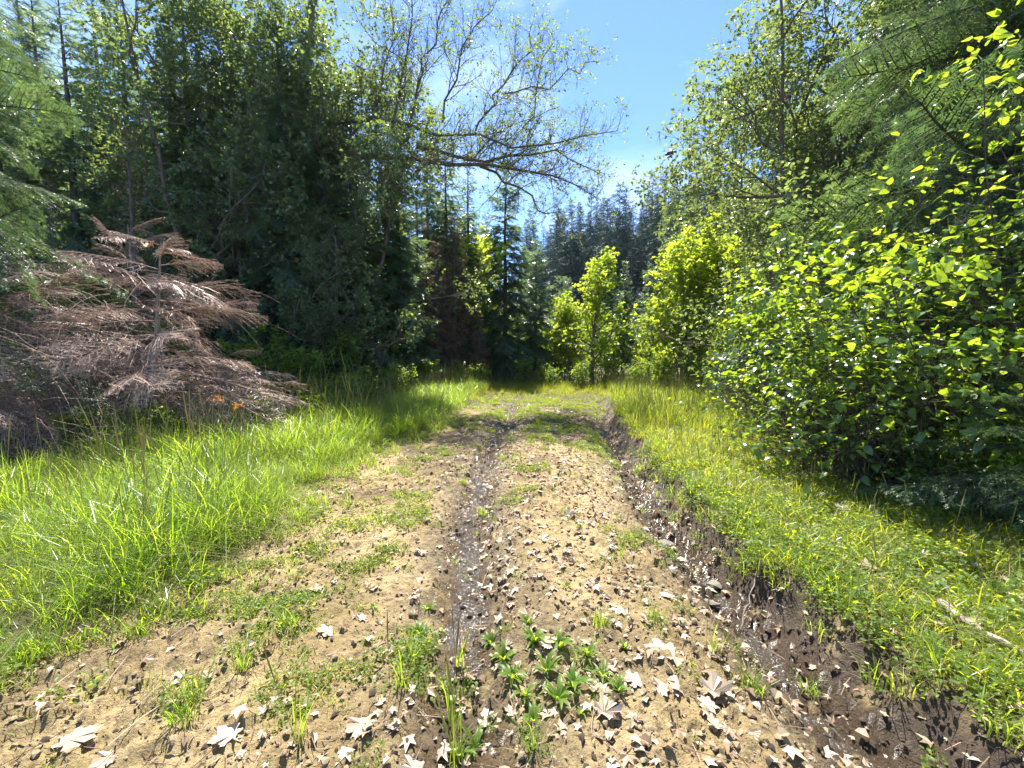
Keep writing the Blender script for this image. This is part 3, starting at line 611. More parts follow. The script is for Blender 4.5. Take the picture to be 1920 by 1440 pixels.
# the old oak whose nearly bare limbs reach over the track
def old_oak():
    D = 11.5; r = rs(55); out = [[] for _ in range(5)]
    base = np.array([px_x(545, D + 1.2), D + 1.2, 0.0])
    def poly(pts, n=9):
        pts = np.array(pts); t = np.linspace(0, 1, len(pts)); u = np.linspace(0, 1, n); q = np.stack([np.interp(u, t, pts[:, k]) for k in range(3)], -1)
        q[1:-1] += r.normal(0, 0.06, (n - 2, 3)); return q
    trunk = poly([base + (0, 0, -0.2), base + (0.1, 0, 2), P(550, 330, D + 1.1), P(570, 200, D + 0.9), P(590, 40, D + 0.8), P(610, -120, D + 0.8)], 12)
    out[0].append((trunk, np.linspace(0.24, 0.06, 12)))
    limbs = [ # pixel, pixel, depth offset - the limbs traced against the sky
        ([(565, 245, 1), (630, 235, .9), (700, 228, .6), (770, 240, .3), (850, 250, .1), (940, 262, 0), (1020, 275, -.2), (1090, 255, -.4), (1160, 245, -.5)], 0.085),
        ([(555, 300, 1.1), (610, 290, 1), (700, 285, .5), (790, 292, .2), (880, 310, 0), (950, 318, -.2), (1020, 322, -.3), (1070, 345, -.4), (1120, 372, -.5)], 0.12),
        ([(780, 275, .5), (840, 290, .4), (910, 300, .3), (970, 290, .2), (1040, 285, .4), (1090, 310, .5), (1130, 330, .6)], 0.075),
        ([(900, 312, 0), (950, 340, .3), (990, 370, .4), (1015, 398, .5), (1045, 402, .5), (1065, 425, .6)], 0.05),
        ([(640, 300, .8), (690, 325, .4), (730, 345, .2), (790, 375, .1)], 0.07),
        ([(765, 240, .3), (785, 165, .2), (800, 95, .1), (830, 20, 0), (850, -40, 0)], 0.05),
        ([(830, 230, .3), (850, 140, .3), (875, 80, .3), (905, 40, .3), (935, -10, .3)], 0.042),
        ([(890, 250, .1), (925, 190, 0), (950, 150, -.1), (985, 95, -.2), (1000, 40, -.2)], 0.040),
        ([(940, 175, -.1), (990, 165, -.2), (1040, 155, -.3), (1085, 125, -.3), (1115, 115, -.3)], 0.026),
        ([(980, 240, -.2), (1000, 195, -.2), (1010, 140, -.2), (1035, 85, -.2)], 0.026),
        ([(735, 250, .4), (750, 170, .5), (765, 90, .5), (770, 0, .6), (775, -60, .6)], 0.05),
        ([(700, 230, .6), (715, 150, .8), (735, 70, .9), (730, -20, 1)], 0.05),
        ([(870, 300, .1), (905, 275, .4), (940, 240, .6), (1000, 225, .8), (1050, 200, .9)], 0.035),
    ]
    for pl, r0 in limbs:
        q = poly([P(a, b, D + c) for a, b, c in pl], 10); out[1].append((q, np.linspace(r0 * 0.72, 0.007, 10)))
    Q = dict(n=[9, 9, 6, 5, 4], wander=[.1, .1, 0.15, 0.18, 0.22], up=[0, 0, 0.06, 0.05, 0.03], taper=[.3, .3, 0.25, 0.3, 0.4], nb=[0, 6.5, 7.5, 9], start=[.1, 0.1, 0.08, 0.08],
             ang=[1, 0.95, 0.8, 0.75], len=[0, 1.25, 0.62, 0.27], rr=[.5, 0.5, 0.6, 0.65], lift=[0, 0.35, 0.12, 0.05], per_m=True, thin=0.014)
    gt = Geo(); tubes(gt, np.array([out[0][0][0]]), np.array([out[0][0][1]]), 10)
    o = empty('oak_tree', tuple(base), label='old oak reaching long nearly bare limbs over the track against the sky', cat='oak tree')
    inv = -base
    def sub(nm, me, par=None, **kw):
        me.transform(Matrix.Translation(Vector(inv))); return obj(nm, me, par or o, **kw)
    sub('trunk', gt.mesh('trunk', M['bark_oak'], True))
    for q, rr in list(out[1]):
        L = np.linalg.norm(np.diff(q, axis=0), axis=1).sum(); o2 = [[] for _ in range(5)]; children(r, q, rr, L, 1, Q, o2)
        gl = Geo(); tubes(gl, q[None], rr[None], 7); lo_ = sub('limb', gl.mesh('limb', M['bark_oak'], True))
        sub('twigs', wood_mesh(o2, M['bark_oak'], 'twigs', S=(8, 6, 4, 3, 3), skip=2), lo_, kind='stuff')
        tw = [t for t in o2[4] if r.random() < 0.42]; out[2] += o2[2]
        if tw: g = Geo(); put_leaves(g, r, tw, 4, TL, 0.066, 0.35, 0.4, 0.02, 0.4); sub('foliage', g.mesh('foliage', M['oak_young'], False), lo_, kind='stuff')
    # hanging lichen
    gl = Geo(); a = []; pool = [p for p, _ in out[1][:5]] + [p for p, _ in out[2]]
    for k in range(260):
        p = pool[r.integers(len(pool))]; b = p[r.integers(1, len(p))]; L = r.uniform(0.08, 0.3)
        for j in range(2):
            t = np.linspace(0, 1, 4); a.append(b + np.stack([r.normal(0, .04) * t, r.normal(0, .04) * t, -L * t * r.uniform(.6, 1)], -1))
    a = np.array(a); tubes(gl, a, np.array([[0.004, 0.006, 0.004, 0.001]]).repeat(len(a), 0), 3); sub('lichen', gl.mesh('lichen', M['lichen']), kind='stuff')
old_oak()

# ------------------------------------------------------------------ boughs of needles (near firs) and of dead twigs (brush)
def bough_axes(r, droop, sec, ter, ang=0.9):
    """flattened spray 1 m long along +X: main axis, side twigs, twigs of twigs"""
    K = 9; t = np.linspace(0, 1, K); main = np.stack([t * (1 - 0.1 * t), 0.05 * np.sin(t * 3 + r.uniform(0, 6)) * t, -droop * t ** 1.8], -1)
    n = sec; tt = 0.10 + 0.9 * (np.arange(n) + r.random(n)) / n; sd = np.where(np.arange(n) % 2 == 0, 1.0, -1.0)
    def on(Pl, u):
        fi = np.clip(u, 0, 0.999) * (Pl.shape[-2] - 1); i = fi.astype(int); f = (fi - i)[..., None]
        return Pl, i, f
    fi = np.clip(tt, 0, 0.999) * (K - 1); i = fi.astype(int); f = (fi - i)[:, None]
    b = main[i] * (1 - f) + main[i + 1] * f; tg = nrm(main[i + 1] - main[i]); side = nrm(np.cross(tg, [0, 0, 1.0])) * sd[:, None]
    a = r.uniform(0.75, 1.1, n)[:, None] * ang; d = tg * np.cos(a) + side * np.sin(a) + np.array([0, 0, 1]) * r.normal(-0.12, 0.12, (n, 1))
    L = (0.42 * (1 - tt) ** 0.75 * (0.35 + 0.65 * sstep(0, .25, tt)) + 0.07) * r.uniform(0.7, 1.15, n)
    u = np.linspace(0, 1, 5); S2 = b[:, None] + L[:, None, None] * (u[None, :, None] * d[:, None] + np.array([0, 0, -1.0]) * (0.35 * droop + 0.1) * (u ** 2)[None, :, None] + r.normal(0, 0.02, (n, 5, 3)) * u[None, :, None])
    m = np.maximum((L * ter).astype(int), 1); bi = np.repeat(np.arange(n), m); q = len(bi); t3 = r.uniform(0.1, 1, q)
    fi = t3 * 4 * 0.999; i = fi.astype(int); f = (fi - i)[:, None]; b3 = S2[bi, i] * (1 - f) + S2[bi, i + 1] * f; tg = nrm(S2[bi, i + 1] - S2[bi, i])
    side = nrm(np.cross(tg, [0, 0, 1.0])) * np.where(r.random(q) < .5, 1, -1)[:, None]; a = r.uniform(0.6, 1.1, q)[:, None]
    d = tg * np.cos(a) + side * np.sin(a) + np.array([0, 0, 1]) * r.normal(-0.15, 0.2, (q, 1)); L3 = (0.32 * L[bi] * (1 - t3) + 0.035) * r.uniform(0.6, 1.3, q)
    u = np.linspace(0, 1, 3); S3 = b3[:, None] + L3[:, None, None] * (u[None, :, None] * d[:, None] - np.array([0, 0, 0.25]) * (u ** 2)[None, :, None])
    return main, S2, L, S3, L3
def needles_on(g, r, Pl, per_seg, ln, w, mi=1):
    M_, K, _ = Pl.shape
    for k in range(K - 1):
        for j in range(per_seg):
            f = (j + r.random((M_, 1))) / per_seg; b = Pl[:, k] * (1 - f) + Pl[:, k + 1] * f; tg = nrm(Pl[:, k + 1] - Pl[:, k])
            s = 1 if (j + k) % 2 else -1; side = nrm(np.cross(tg, [0, 0, 1.0])) * s
            d = nrm(tg * 0.75 + side * r.uniform(0.5, 1.1, (M_, 1)) + np.array([0, 0, 1]) * r.normal(0.05, 0.3, (M_, 1)))
            l = ln * r.uniform(0.7, 1.3, (M_, 1)); tip = b + d * l; wd = tg * w
            V = np.stack([b - wd, b + wd, tip], 1).reshape(-1, 3); g.add(V, np.arange(M_ * 3).reshape(-1, 3), mi)
def fir_bough(seed, droop=0.35):
    r = rs(seed); main, S2, L2, S3, L3 = bough_axes(r, droop, 46, 22); g = Geo()
    tubes(g, main[None], np.linspace(0.011, 0.002, 9)[None], 5, 0); tubes(g, S2, (np.array([0.003, 0.0026, 0.002, 0.0015, 0.001]))[None].repeat(len(S2), 0), 3, 0)
    needles_on(g, r, main[None], 8, 0.022, 0.0022); needles_on(g, r, S2, 9, 0.021, 0.0022); needles_on(g, r, S3, 7, 0.020, 0.0021)
    return g.mesh('bough', [M['green_twig'], M['fir_near']])
def dead_bough(seed, droop=0.3):
    r = rs(seed); main, S2, L2, S3, L3 = bough_axes(r, droop, 26, 22, 0.66); g = Geo()
    tubes(g, main[None], np.linspace(0.010, 0.002, 9)[None], 5, 0); tubes(g, S2, np.array([0.0032, 0.0028, 0.0022, 0.0016, 0.001])[None].repeat(len(S2), 0), 3, 1)
    tubes(g, S3, np.array([0.0020, 0.0016, 0.0008])[None].repeat(len(S3), 0), 3, 1)
    needles_on(g, r, S3, 3, 0.020, 0.0016); needles_on(g, r, S2, 6, 0.022, 0.0016)
    return g.mesh('bough', [M['bark_dead'], M['dead_twig']])
FB = [fir_bough(60 + k, 0.25 + 0.12 * k) for k in range(4)]
DB = [dead_bough(70 + k, 0.12 + 0.08 * k) for k in range(4)]

def bough_tree(name, x, y, H, spread, base, n, meshes, seed, label, cat, group=None, bark='bark', pitch=(-0.1, 0.6), lean=0.02, az_bias=None, tilt=0.0, shape=0.8, wild=(0.25, 0.12)):
    r = rs(seed); o = empty(name, (x, y, gz(x, y)), 0, 1, label=label, cat=cat, group=group)
    tp, tr = tube_trunk(H, 0.014 * H + 0.015, seed, lean); tp[:, 0] += tilt * tp[:, 2] ** 1.3
    g = Geo(); tubes(g, tp[None], tr[None], 9); obj('trunk', g.mesh('trunk', M[bark], True), o)
    for k in range(n):
        z = base + (H - base) * ((k + r.random()) / n) ** 0.9; rel = (z - base) / (H - base); L = spread * (1 - rel) ** shape * r.uniform(0.7, 1.12) + 0.3
        az = k * 2.39996 + r.normal(0, 0.3)
        if az_bias is not None and r.random() < az_bias[1]: az = az_bias[0] + r.normal(0, 0.7)
        p = at_height(tp, min(z, H * 0.98)); b = obj('bough', meshes[r.integers(len(meshes))], o)
        b.location = p; b.rotation_euler = (r.normal(0, wild[0]), -(pitch[0] + (pitch[1] - pitch[0]) * rel + r.normal(0, wild[1])), az); b.scale = (L, L * r.uniform(0.85, 1.15), L * r.uniform(0.8, 1.1))
    return o
def tangle(o, seed, n, box, k=7):
    r = rs(seed); b = np.stack([r.uniform(*box[0], n), r.uniform(*box[1], n), r.uniform(*box[2], n)], -1); a = r.normal(-0.1, 0.6, n) + np.where(r.random(n) < 0.3, 3.1, 0); L = r.uniform(0.3, 1.15, n)
    t = np.linspace(0, 1, k); d = np.stack([np.cos(a), np.sin(a), r.normal(-0.12, 0.22, n)], -1)
    pl = b[:, None] + L[:, None, None] * t[None, :, None] * d[:, None] - np.array([0, 0, 0.3]) * L[:, None, None] * (t ** 2)[None, :, None] + np.cumsum(r.normal(0, 0.012, (n, k, 3)), 1)
    pl[..., 2] = np.maximum(pl[..., 2], 0.05); g = Geo(); tubes(g, pl, 0.0055 * (1 - 0.8 * t)[None] * r.uniform(0.5, 1.3, (n, 1)), 3)
    obj('twigs', g.mesh('twigs', M['bark_dead'], True), o, kind='stuff')
# near firs: one each side of the frame
bough_tree('fir_tree', 6.5, 4.8, 8.5, 3.4, 1.3, 95, FB, 81, 'near fir with long drooping boughs at the right edge', 'fir tree', 'near firs', az_bias=(2.9, 0.4), pitch=(0.0, 0.5), shape=0.6, wild=(0.5, 0.25))
bough_tree('fir_tree', -7.3, 5.6, 7.5, 2.1, 1.6, 56, FB, 82, 'near fir with pale green tips at the left edge', 'fir tree', 'near firs', pitch=(0.0, 0.5), wild=(0.45, 0.2))
bough_tree('fir_tree', 3.75, 3.0, 1.15, 0.75, 0.15, 26, FB, 83, 'young fir by the grass under the right hazel shrubs', 'fir tree', pitch=(0.15, 0.9))
# dead conifers that make the brush
DG = 'dead conifers in the brush left of the track'
W = (0.55, 0.26)
tangle(bough_tree('dead_conifer', -5.2, 6.2, 2.9, 2.0, 0.35, 34, DB, 91, 'dead pink brown conifer in the middle of the brush', 'dead conifer', DG, 'bark_pale', (-0.15, 0.25), 0.05, (0.0, 0.45), 0.05, 0.5, W), 901, 260, ((-1.6, 0.7), (-1.3, 0.8), (0.2, 2.4)))
tangle(bough_tree('dead_conifer', -7.1, 5.8, 2.5, 2.0, 0.3, 32, DB, 92, 'dead pale conifer at the left end of the brush', 'dead conifer', DG, 'bark_pale', (-0.15, 0.2), 0.05, (-0.4, 0.5), 0.1, 0.5, W), 902, 220, ((-1.8, 1.2), (-1.2, 0.8), (0.2, 2.2)))
bough_tree('dead_conifer', -6.4, 7.3, 3.4, 2.0, 0.8, 26, DB, 93, 'taller dead conifer behind the middle of the brush', 'dead conifer', DG, 'bark_pale', (-0.05, 0.4), 0.04, (-0.3, 0.4), 0.0, 0.7, W)
bough_tree('dead_conifer', -4.5, 6.7, 1.3, 1.2, 0.15, 20, DB, 94, 'low dead conifer at the right end of the brush', 'dead conifer', DG, 'bark_pale', (-0.1, 0.3), 0.06, (-0.3, 0.5), 0.05, 0.4, W)
bough_tree('dead_conifer', -8.8, 6.6, 2.4, 2.0, 0.3, 30, DB, 96, 'dead conifer half out of the picture left of the brush', 'dead conifer', DG, 'bark_pale', (-0.1, 0.25), 0.05, (-0.2, 0.4), 0.05, 0.5, W)
r = rs(95)
for k, (px, py, az, L, lab) in enumerate([
    (330, 800, -0.2, 2.0, 'dead bough lying under the brush, its twigs over the grass'), (470, 775, 0.15, 1.7, 'dead bough with pinkish twigs pointing right along the grass'),
    (230, 830, -0.5, 1.8, 'dark dead bough low under the brush'), (60, 850, 0.1, 2.0, 'dead bough on the ground at the left end of the brush'),
    (400, 830, 0.4, 1.5, 'short dead bough beside the orange leaves'), (150, 800, 0.0, 2.0, 'dead bough sagging below the left pale conifer')]):
    x, y = G(px, py); o = obj('fallen_bough', DB[k % 4], label=lab, cat='dead branch', group='dead boughs on the ground')
    o.location = (x - 0.6, y + 0.2, gz(x, y) + 0.35); o.rotation_euler = (r.normal(0, .3), r.uniform(-0.05, 0.15), az); o.scale = (L, L, L)

# ------------------------------------------------------------------ hazel shrubs (each large leaf a part), bushes
HZ = []
for k in range(4):
    g = Geo(); V, F_ = T_round(k, 0.05 + 0.04 * k, 0.12 + 0.08 * k); g.add(V, F_); HZ.append(g.mesh('leaf', M['hazel'], False))
TR = [T_round(9, 0.08, 0.2, 8), T_round(10, 0.12, 0.1, 8)]
def hazel(seed, H, stems, spread, label, x, y, n_leaf=230, extra=900, leaf=0.085, face=None, parts=True):
    r = rs(seed); Q = dict(n=[9, 6, 5], wander=[0.06, 0.12, 0.16], up=[-0.012, 0.02, -0.02], taper=[0.25, 0.3, 0.4], nb=[15, 7], start=[0.08, 0.08], ang=[0.95, 0.8], len=[1.15, 0.5], rr=[0.5, 0.6], lift=[0.1, 0.0])
    out = [[], [], []]
    for s in range(stems):
        a = r.uniform(0, 6.28) if face is None or r.random() < 0.5 else face + r.normal(0, 0.6); d = np.array([math.cos(a) * spread, math.sin(a) * spread, 1.0]) * np.array([1, 1, r.uniform(0.7, 1.3)])
        grow(r, np.array([0, 0, -0.05]) + r.normal(0, 0.15, 3) * np.array([1, 1, 0]), d / np.linalg.norm(d), H * r.uniform(0.6, 1.1), 0.013, 0, Q, out)
    o = empty('hazel_shrub', (x, y, gz(x, y)), 0, 1, label=label, cat='shrub', group='hazel shrubs right of the track')
    g = Geo(); tubes(g, np.array([a for a, _ in out[0]]), np.array([b for _, b in out[0]]), 5)
    obj('stems', g.mesh('stems', M['bark_twig'], True), o, kind='stuff')
    obj('twigs', wood_mesh(out, M['bark_twig'], 'twigs', S=(5, 4, 3), skip=1), o, kind='stuff')
    tw = np.array([p for p, _ in out[2]]); q = n_leaf + extra; bi = r.integers(0, len(tw), q); t = r.uniform(0.1, 1, q); fi = t * 4.999; i = fi.astype(int); f = (fi - i)[:, None]
    pos = tw[bi, i] * (1 - f) + tw[bi, np.minimum(i + 1, 5)] * f; tan = nrm(tw[bi, np.minimum(i + 1, 5)] - tw[bi, i] + 1e-6)
    ax = tan * 0.6 + nrm(r.normal(0, 1, (q, 3)) * np.array([1, 1, 0.4])) * 0.8 + np.array([0, 0, -0.25]); up = np.array([0, 0, 1.0]) + r.normal(0, 0.55, (q, 3))
    R = frames(ax, up); s = leaf * (0.45 + 1.1 * r.random(q) ** 1.3)
    # the leaves nearest the camera become objects
    dist = np.linalg.norm(pos + np.array([x, y, 0]) - np.array([0, 0, CAM_Z]), axis=1) - 8 * s; order = np.argsort(dist); ind = order[:n_leaf] if parts else order[:0]; rest = order[len(ind):]
    g = Geo()
    for k in range(2): scatter(g, TR[k], pos[rest[k::2]], R[rest[k::2]], s[rest[k::2]])
    obj('foliage', g.mesh('foliage', M['hazel'], False), o, kind='stuff')
    for k in ind:
        l = obj('leaf', HZ[r.integers(4)], o); mm = Matrix([list(R[k][i]) + [pos[k][i]] for i in range(3)] + [[0, 0, 0, 1]]); l.matrix_local = mm @ Matrix.Scale(float(s[k]), 4)
    return o
hazel(101, 2.7, 11, 0.5, 'big leaved hazel shrub nearest the camera at the right edge', 4.35, 3.7, 300, 4800, 0.064, 2.8)
hazel(102, 2.6, 11, 0.45, 'hazel shrub with sunlit yellow leaves beside the nearest hazel', 4.5, 5.0, 300, 4800, 0.06, 2.9)
hazel(103, 2.7, 11, 0.45, 'hazel shrub with bright yellow upper leaves midway along the right bank', 4.9, 6.5, 280, 4600, 0.06, 3.0)
hazel(104, 2.5, 10, 0.4, 'hazel shrub by the tall grass under the lichen hung oak', 5.3, 8.2, 140, 3800, 0.06, 3.0)
hazel(105, 2.3, 9, 0.4, 'farthest hazel shrub on the right bank near the oak stems', 6.0, 10.2, 0, 2800, 0.068, 3.0)
hazel(106, 3.9, 9, 0.32, 'tallest hazel shrub leaning in from the right edge with leaves against the fir', 4.4, 3.1, 300, 2200, 0.06, 2.5)
hazel(109, 2.9, 10, 0.5, 'hazel shrub in shade behind the nearest two hazels', 5.6, 4.4, 120, 3600, 0.07, 2.8)
hazel(110, 1.3, 9, 0.7, 'low hazel shrub on the right grass in front of the sunlit yellow hazel', 3.75, 5.1, 160, 1000, 0.062, 3.0)
hazel(111, 1.2, 9, 0.7, 'low hazel shrub on the right grass in front of the midway hazel', 4.1, 6.6, 80, 1000, 0.062, 3.0)
hazel(107, 3.4, 10, 0.4, 'tall shaded hazel shrub behind the midway hazels', 6.5, 7.0, 0, 2600, 0.075, 3.0)
hazel(108, 1.3, 10, 0.6, 'low hazel shrub spreading over the grass in front of the nearest hazel', 3.45, 3.9, 200, 1100, 0.066, 2.9)

Q_bush = dict(n=[6, 5, 4], wander=[0.1, 0.15, 0.2], up=[0.02, 0.02, 0], taper=[0.3, 0.3, 0.4], nb=[7, 5], start=[0.1, 0.1], ang=[0.9, 0.85], len=[0.55, 0.28], rr=[0.5, 0.6], lift=[0.1, 0])
BU = [broadleaf(120 + k, 1.2, Q_bush, [T_leaf(0.34), T_leaf(0.42)], 0.075, 5, 'bush', 'bark_twig', 0.02, stems=7, flat=0.9) for k in range(3)]
for k, (px, y, s, lab) in enumerate([
    (640, 8.6, 0.75, 'leafy bush at the right end of the dead brush by the grass'), (690, 9.6, 0.8, 'leafy bush in shade left of the thin bare conifer'), (735, 11.2, 0.85, 'low bush in front of the low bushy conifer'),
    (800, 13.6, 0.9, 'leafy bush below the thin bare conifer'), (850, 14.4, 0.75, 'bush at the foot of the brown dying conifers'), (905, 15.0, 0.7, 'bush left of the foot of the largest back conifer'),
    (985, 15.8, 0.9, 'bright bush right of the foot of the largest back conifer'), (1030, 15.4, 0.7, 'bush between the largest back conifer and the maple'), (1085, 15.2, 0.85, 'bush below the brightest maple'),
    (1145, 15.6, 0.9, 'bush beside the small bare trunk in the gap'), (1200, 14.0, 0.8, 'leafy bush behind the tall grass in the gap'), (1250, 12.8, 0.95, 'bush at the foot of the tall light green maple'),
    (1310, 11.8, 1.0, 'bush between the tall maple and the hazels'), (1365, 10.6, 0.9, 'small leaved bush at the far end of the hazels'), (1410, 8.7, 0.7, 'low bush at the edge of the tall grass right'),
    (1450, 7.2, 0.6, 'wiry low bush in front of the hazels'), (1530, 6.2, 0.55, 'low leafy bush on the right grass by the hazels'), (300, 6.0, 0.5, 'small green bush under the left half of the brush'), (130, 5.6, 0.5, 'small green bush in front of the left pale dead conifer'), (580, 7.6, 0.6, 'bright leaved bush poking out of the dead brush'),
    (460, 6.4, 0.62, 'sunlit green bush inside the dead brush'), (560, 9.4, 1.2, 'dark bush behind the right end of the brush'), (480, 9.6, 1.5, 'dark bush behind the middle of the brush'),
    (330, 9.6, 1.5, 'shaded bush deep behind the brush'), (180, 9.2, 1.5, 'shaded bush behind the left half of the brush'), (20, 7.6, 1.2, 'dark bush at the left edge of the picture'),
    (620, 11.0, 1.6, 'tall shaded bush under the front conifers'), (720, 13.4, 1.6, 'tall shaded bush beside the thin bare conifer'), (1480, 10.5, 1.7, 'dense bush under the lichen hung oak'),
    (1035, 20.0, 2.2, 'thicket behind the largest back conifer'), (1080, 22.0, 2.6, 'thicket behind the bright maple'), (1130, 19.5, 2.0, 'thicket behind the small bare trunk in the gap'), (1185, 21.0, 2.6, 'thicket at the back of the gap'), (1240, 18.5, 2.2, 'thicket behind the tall light green maple'),
    (1290, 19.0, 2.6, 'thicket right of the gap behind the maples'), (1340, 17.0, 2.4, 'thicket behind the far oak stems'), (900, 21.0, 2.2, 'thicket left behind the largest back conifer'), (960, 22.0, 2.4, 'thicket straight behind the largest back conifer'),
    (1800, 3.5, 0.55, 'low leafy bush under the nearest hazel'), (1880, 3.2, 0.65, 'low leafy bush at the right edge under the hazels'), (1690, 4.2, 0.6, 'low leafy bush at the grass edge under the second hazel'),
    (1600, 5.4, 0.6, 'small bush at the grass edge under the midway hazels'), (1900, 4.4, 1.0, 'bush in shade behind the nearest hazel stems'), (1760, 5.2, 1.1, 'shaded bush behind the second hazel stems'),
    (1400, 13.5, 2.0, 'tall bush behind the far hazel')]):
    x = px_x(px, y); plant('bush', BU[k % 3], x, y, 1.1 * k, s, lab, 'bush', 'bushes along the foot of the trees')

# ------------------------------------------------------------------ stuff scattered by geometry nodes: grass, ground cover
def gn_scatter(name, pos, rot, scl, idx, meshes, kind='stuff'):
    lib = bpy.data.collections.new(name + '_pieces')
    for k, me in enumerate(meshes):
        lib.objects.link(bpy.data.objects.new('%s_piece_%02d' % (name, k), me))
    me = bpy.data.meshes.new(name); me.vertices.add(len(pos)); me.vertices.foreach_set('co', np.asarray(pos, np.float32).ravel())
    a = me.attributes.new('rot', 'FLOAT_VECTOR', 'POINT'); a.data.foreach_set('vector', np.asarray(rot, np.float32).ravel())
    a = me.attributes.new('scl', 'FLOAT', 'POINT'); a.data.foreach_set('value', np.asarray(scl, np.float32))
    a = me.attributes.new('pick', 'INT', 'POINT'); a.data.foreach_set('value', np.asarray(idx, np.int32))
    nt = bpy.data.node_groups.new(name, 'GeometryNodeTree')
    nt.interface.new_socket('Geometry', in_out='INPUT', socket_type='NodeSocketGeometry'); nt.interface.new_socket('Geometry', in_out='OUTPUT', socket_type='NodeSocketGeometry')
    gi = nt.nodes.new('NodeGroupInput'); go = nt.nodes.new('NodeGroupOutput'); ci = nt.nodes.new('GeometryNodeCollectionInfo')
    ci.inputs['Collection'].default_value = lib; ci.inputs['Separate Children'].default_value = True; ci.inputs['Reset Children'].default_value = True
    ip = nt.nodes.new('GeometryNodeInstanceOnPoints'); ip.inputs['Pick Instance'].default_value = True
    def na(n, t):
        x = nt.nodes.new('GeometryNodeInputNamedAttribute'); x.data_type = t; x.inputs['Name'].default_value = n; return x.outputs['Attribute']
    L = nt.links.new
    L(gi.outputs[0], ip.inputs['Points']); L(ci.outputs[0], ip.inputs['Instance']); L(na('pick', 'INT'), ip.inputs['Instance Index'])
    L(na('rot', 'FLOAT_VECTOR'), ip.inputs['Rotation']); L(na('scl', 'FLOAT'), ip.inputs['Scale']); L(ip.outputs[0], go.inputs[0])
    o = obj(name, me, kind=kind); md = o.modifiers.new('scatter', 'NODES'); md.node_group = nt
    return o
def blade_geo(g, r, n, rad, h0, h1, w, bend, mi=0, K=5):
    a = r.uniform(0, 6.28, n); rr = rad * np.sqrt(r.random(n)); b = np.stack([rr * np.cos(a), rr * np.sin(a), np.full(n, -0.02)], -1)
    h = r.uniform(h0, h1, n); la = r.uniform(0, 6.28, n); ld = np.stack([np.cos(la), np.sin(la)], -1); bd = np.abs(r.normal(bend, bend * 0.5, n)); st = r.uniform(0, 0.3, n)
    t = np.linspace(0, 1, K); Pp = np.zeros((n, K, 3)); off = h[:, None] * (st[:, None] * t + bd[:, None] * t ** 2.2)
    Pp[:, :, :2] = b[:, None, :2] + off[..., None] * ld[:, None, :]; Pp[:, :, 2] = b[:, None, 2] + h[:, None] * (t - 0.45 * np.minimum(bd, 1.2)[:, None] * t ** 3)
    sw = np.stack([-ld[:, 1], ld[:, 0], np.zeros(n)], -1); tw = r.normal(0, 0.5, n); sw = nrm(sw + np.stack([ld[:, 0], ld[:, 1], np.zeros(n)], -1) * tw[:, None])
    W = (w * r.uniform(0.6, 1.3, n))[:, None] * (np.array([0.8, 1.0, 0.85, 0.5, 0.05]) if K == 5 else np.linspace(1, 0.05, K))[None]
    V = np.stack([Pp - sw[:, None] * W[..., None], Pp + sw[:, None] * W[..., None]], 2)
    q = []
    for k in range(K - 1): q.append((2 * k, 2 * k + 1, 2 * k + 3, 2 * k + 2))
    g.add(V.reshape(-1, 3), (np.array(q)[None] + (np.arange(n) * 2 * K)[:, None, None]).reshape(-1, 4), mi)
def clump(seed, n, rad, h0, h1, w, bend, dry=0.12, seedheads=0, mat='grass'):
    r = rs(seed); g = Geo(); blade_geo(g, r, int(n * (1 - dry)), rad, h0, h1, w, bend, 0); blade_geo(g, r, max(1, int(n * dry)), rad * 1.2, h0 * 0.6, h1 * 0.8, w * 0.8, bend * 1.6, 1)
    for k in range(seedheads):
        b = np.append(r.normal(0, rad * 0.6, 2), 0); H = h1 * r.uniform(1.1, 1.6); d = np.append(r.normal(0, 0.12, 2), 1) * H; t = np.linspace(0, 1, 6)
        pl = b + t[:, None] * d + np.array([1, 0.4, 0]) * (0.08 * H * t ** 3)[:, None] * r.normal(); tubes(g, pl[None], np.array([[.0016, .0014, .0012, .001, .0045, .001]]), 3, 1)
    return g.mesh('clump', [M[mat], M['grass_dry']])
TALL = [clump(200 + k, 34, 0.10, 0.24, 0.62, 0.0032, 0.70, 0.10 + 0.03 * k, 1 if k % 2 == 0 else 0) for k in range(8)]
MID = [clump(220 + k, 30, 0.09, 0.10, 0.26, 0.0028, 0.5, 0.12 + 0.07 * k) for k in range(6)]
LOW = [clump(240 + k, 34, 0.08, 0.03, 0.10, 0.0024, 0.55, 0.2 + 0.07 * k) for k in range(6)]
STRAW = [clump(250 + k, 26, 0.10, 0.06, 0.24, 0.0024, 0.8, 0.75) for k in range(3)]
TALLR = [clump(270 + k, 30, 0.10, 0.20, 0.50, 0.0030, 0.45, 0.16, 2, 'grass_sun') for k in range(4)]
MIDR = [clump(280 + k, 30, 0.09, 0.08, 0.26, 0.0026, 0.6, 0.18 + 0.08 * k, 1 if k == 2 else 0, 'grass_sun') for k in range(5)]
LOWR = [clump(290 + k, 34, 0.08, 0.03, 0.11, 0.0024, 0.6, 0.2 + 0.1 * k, 0, 'grass_sun') for k in range(4)]
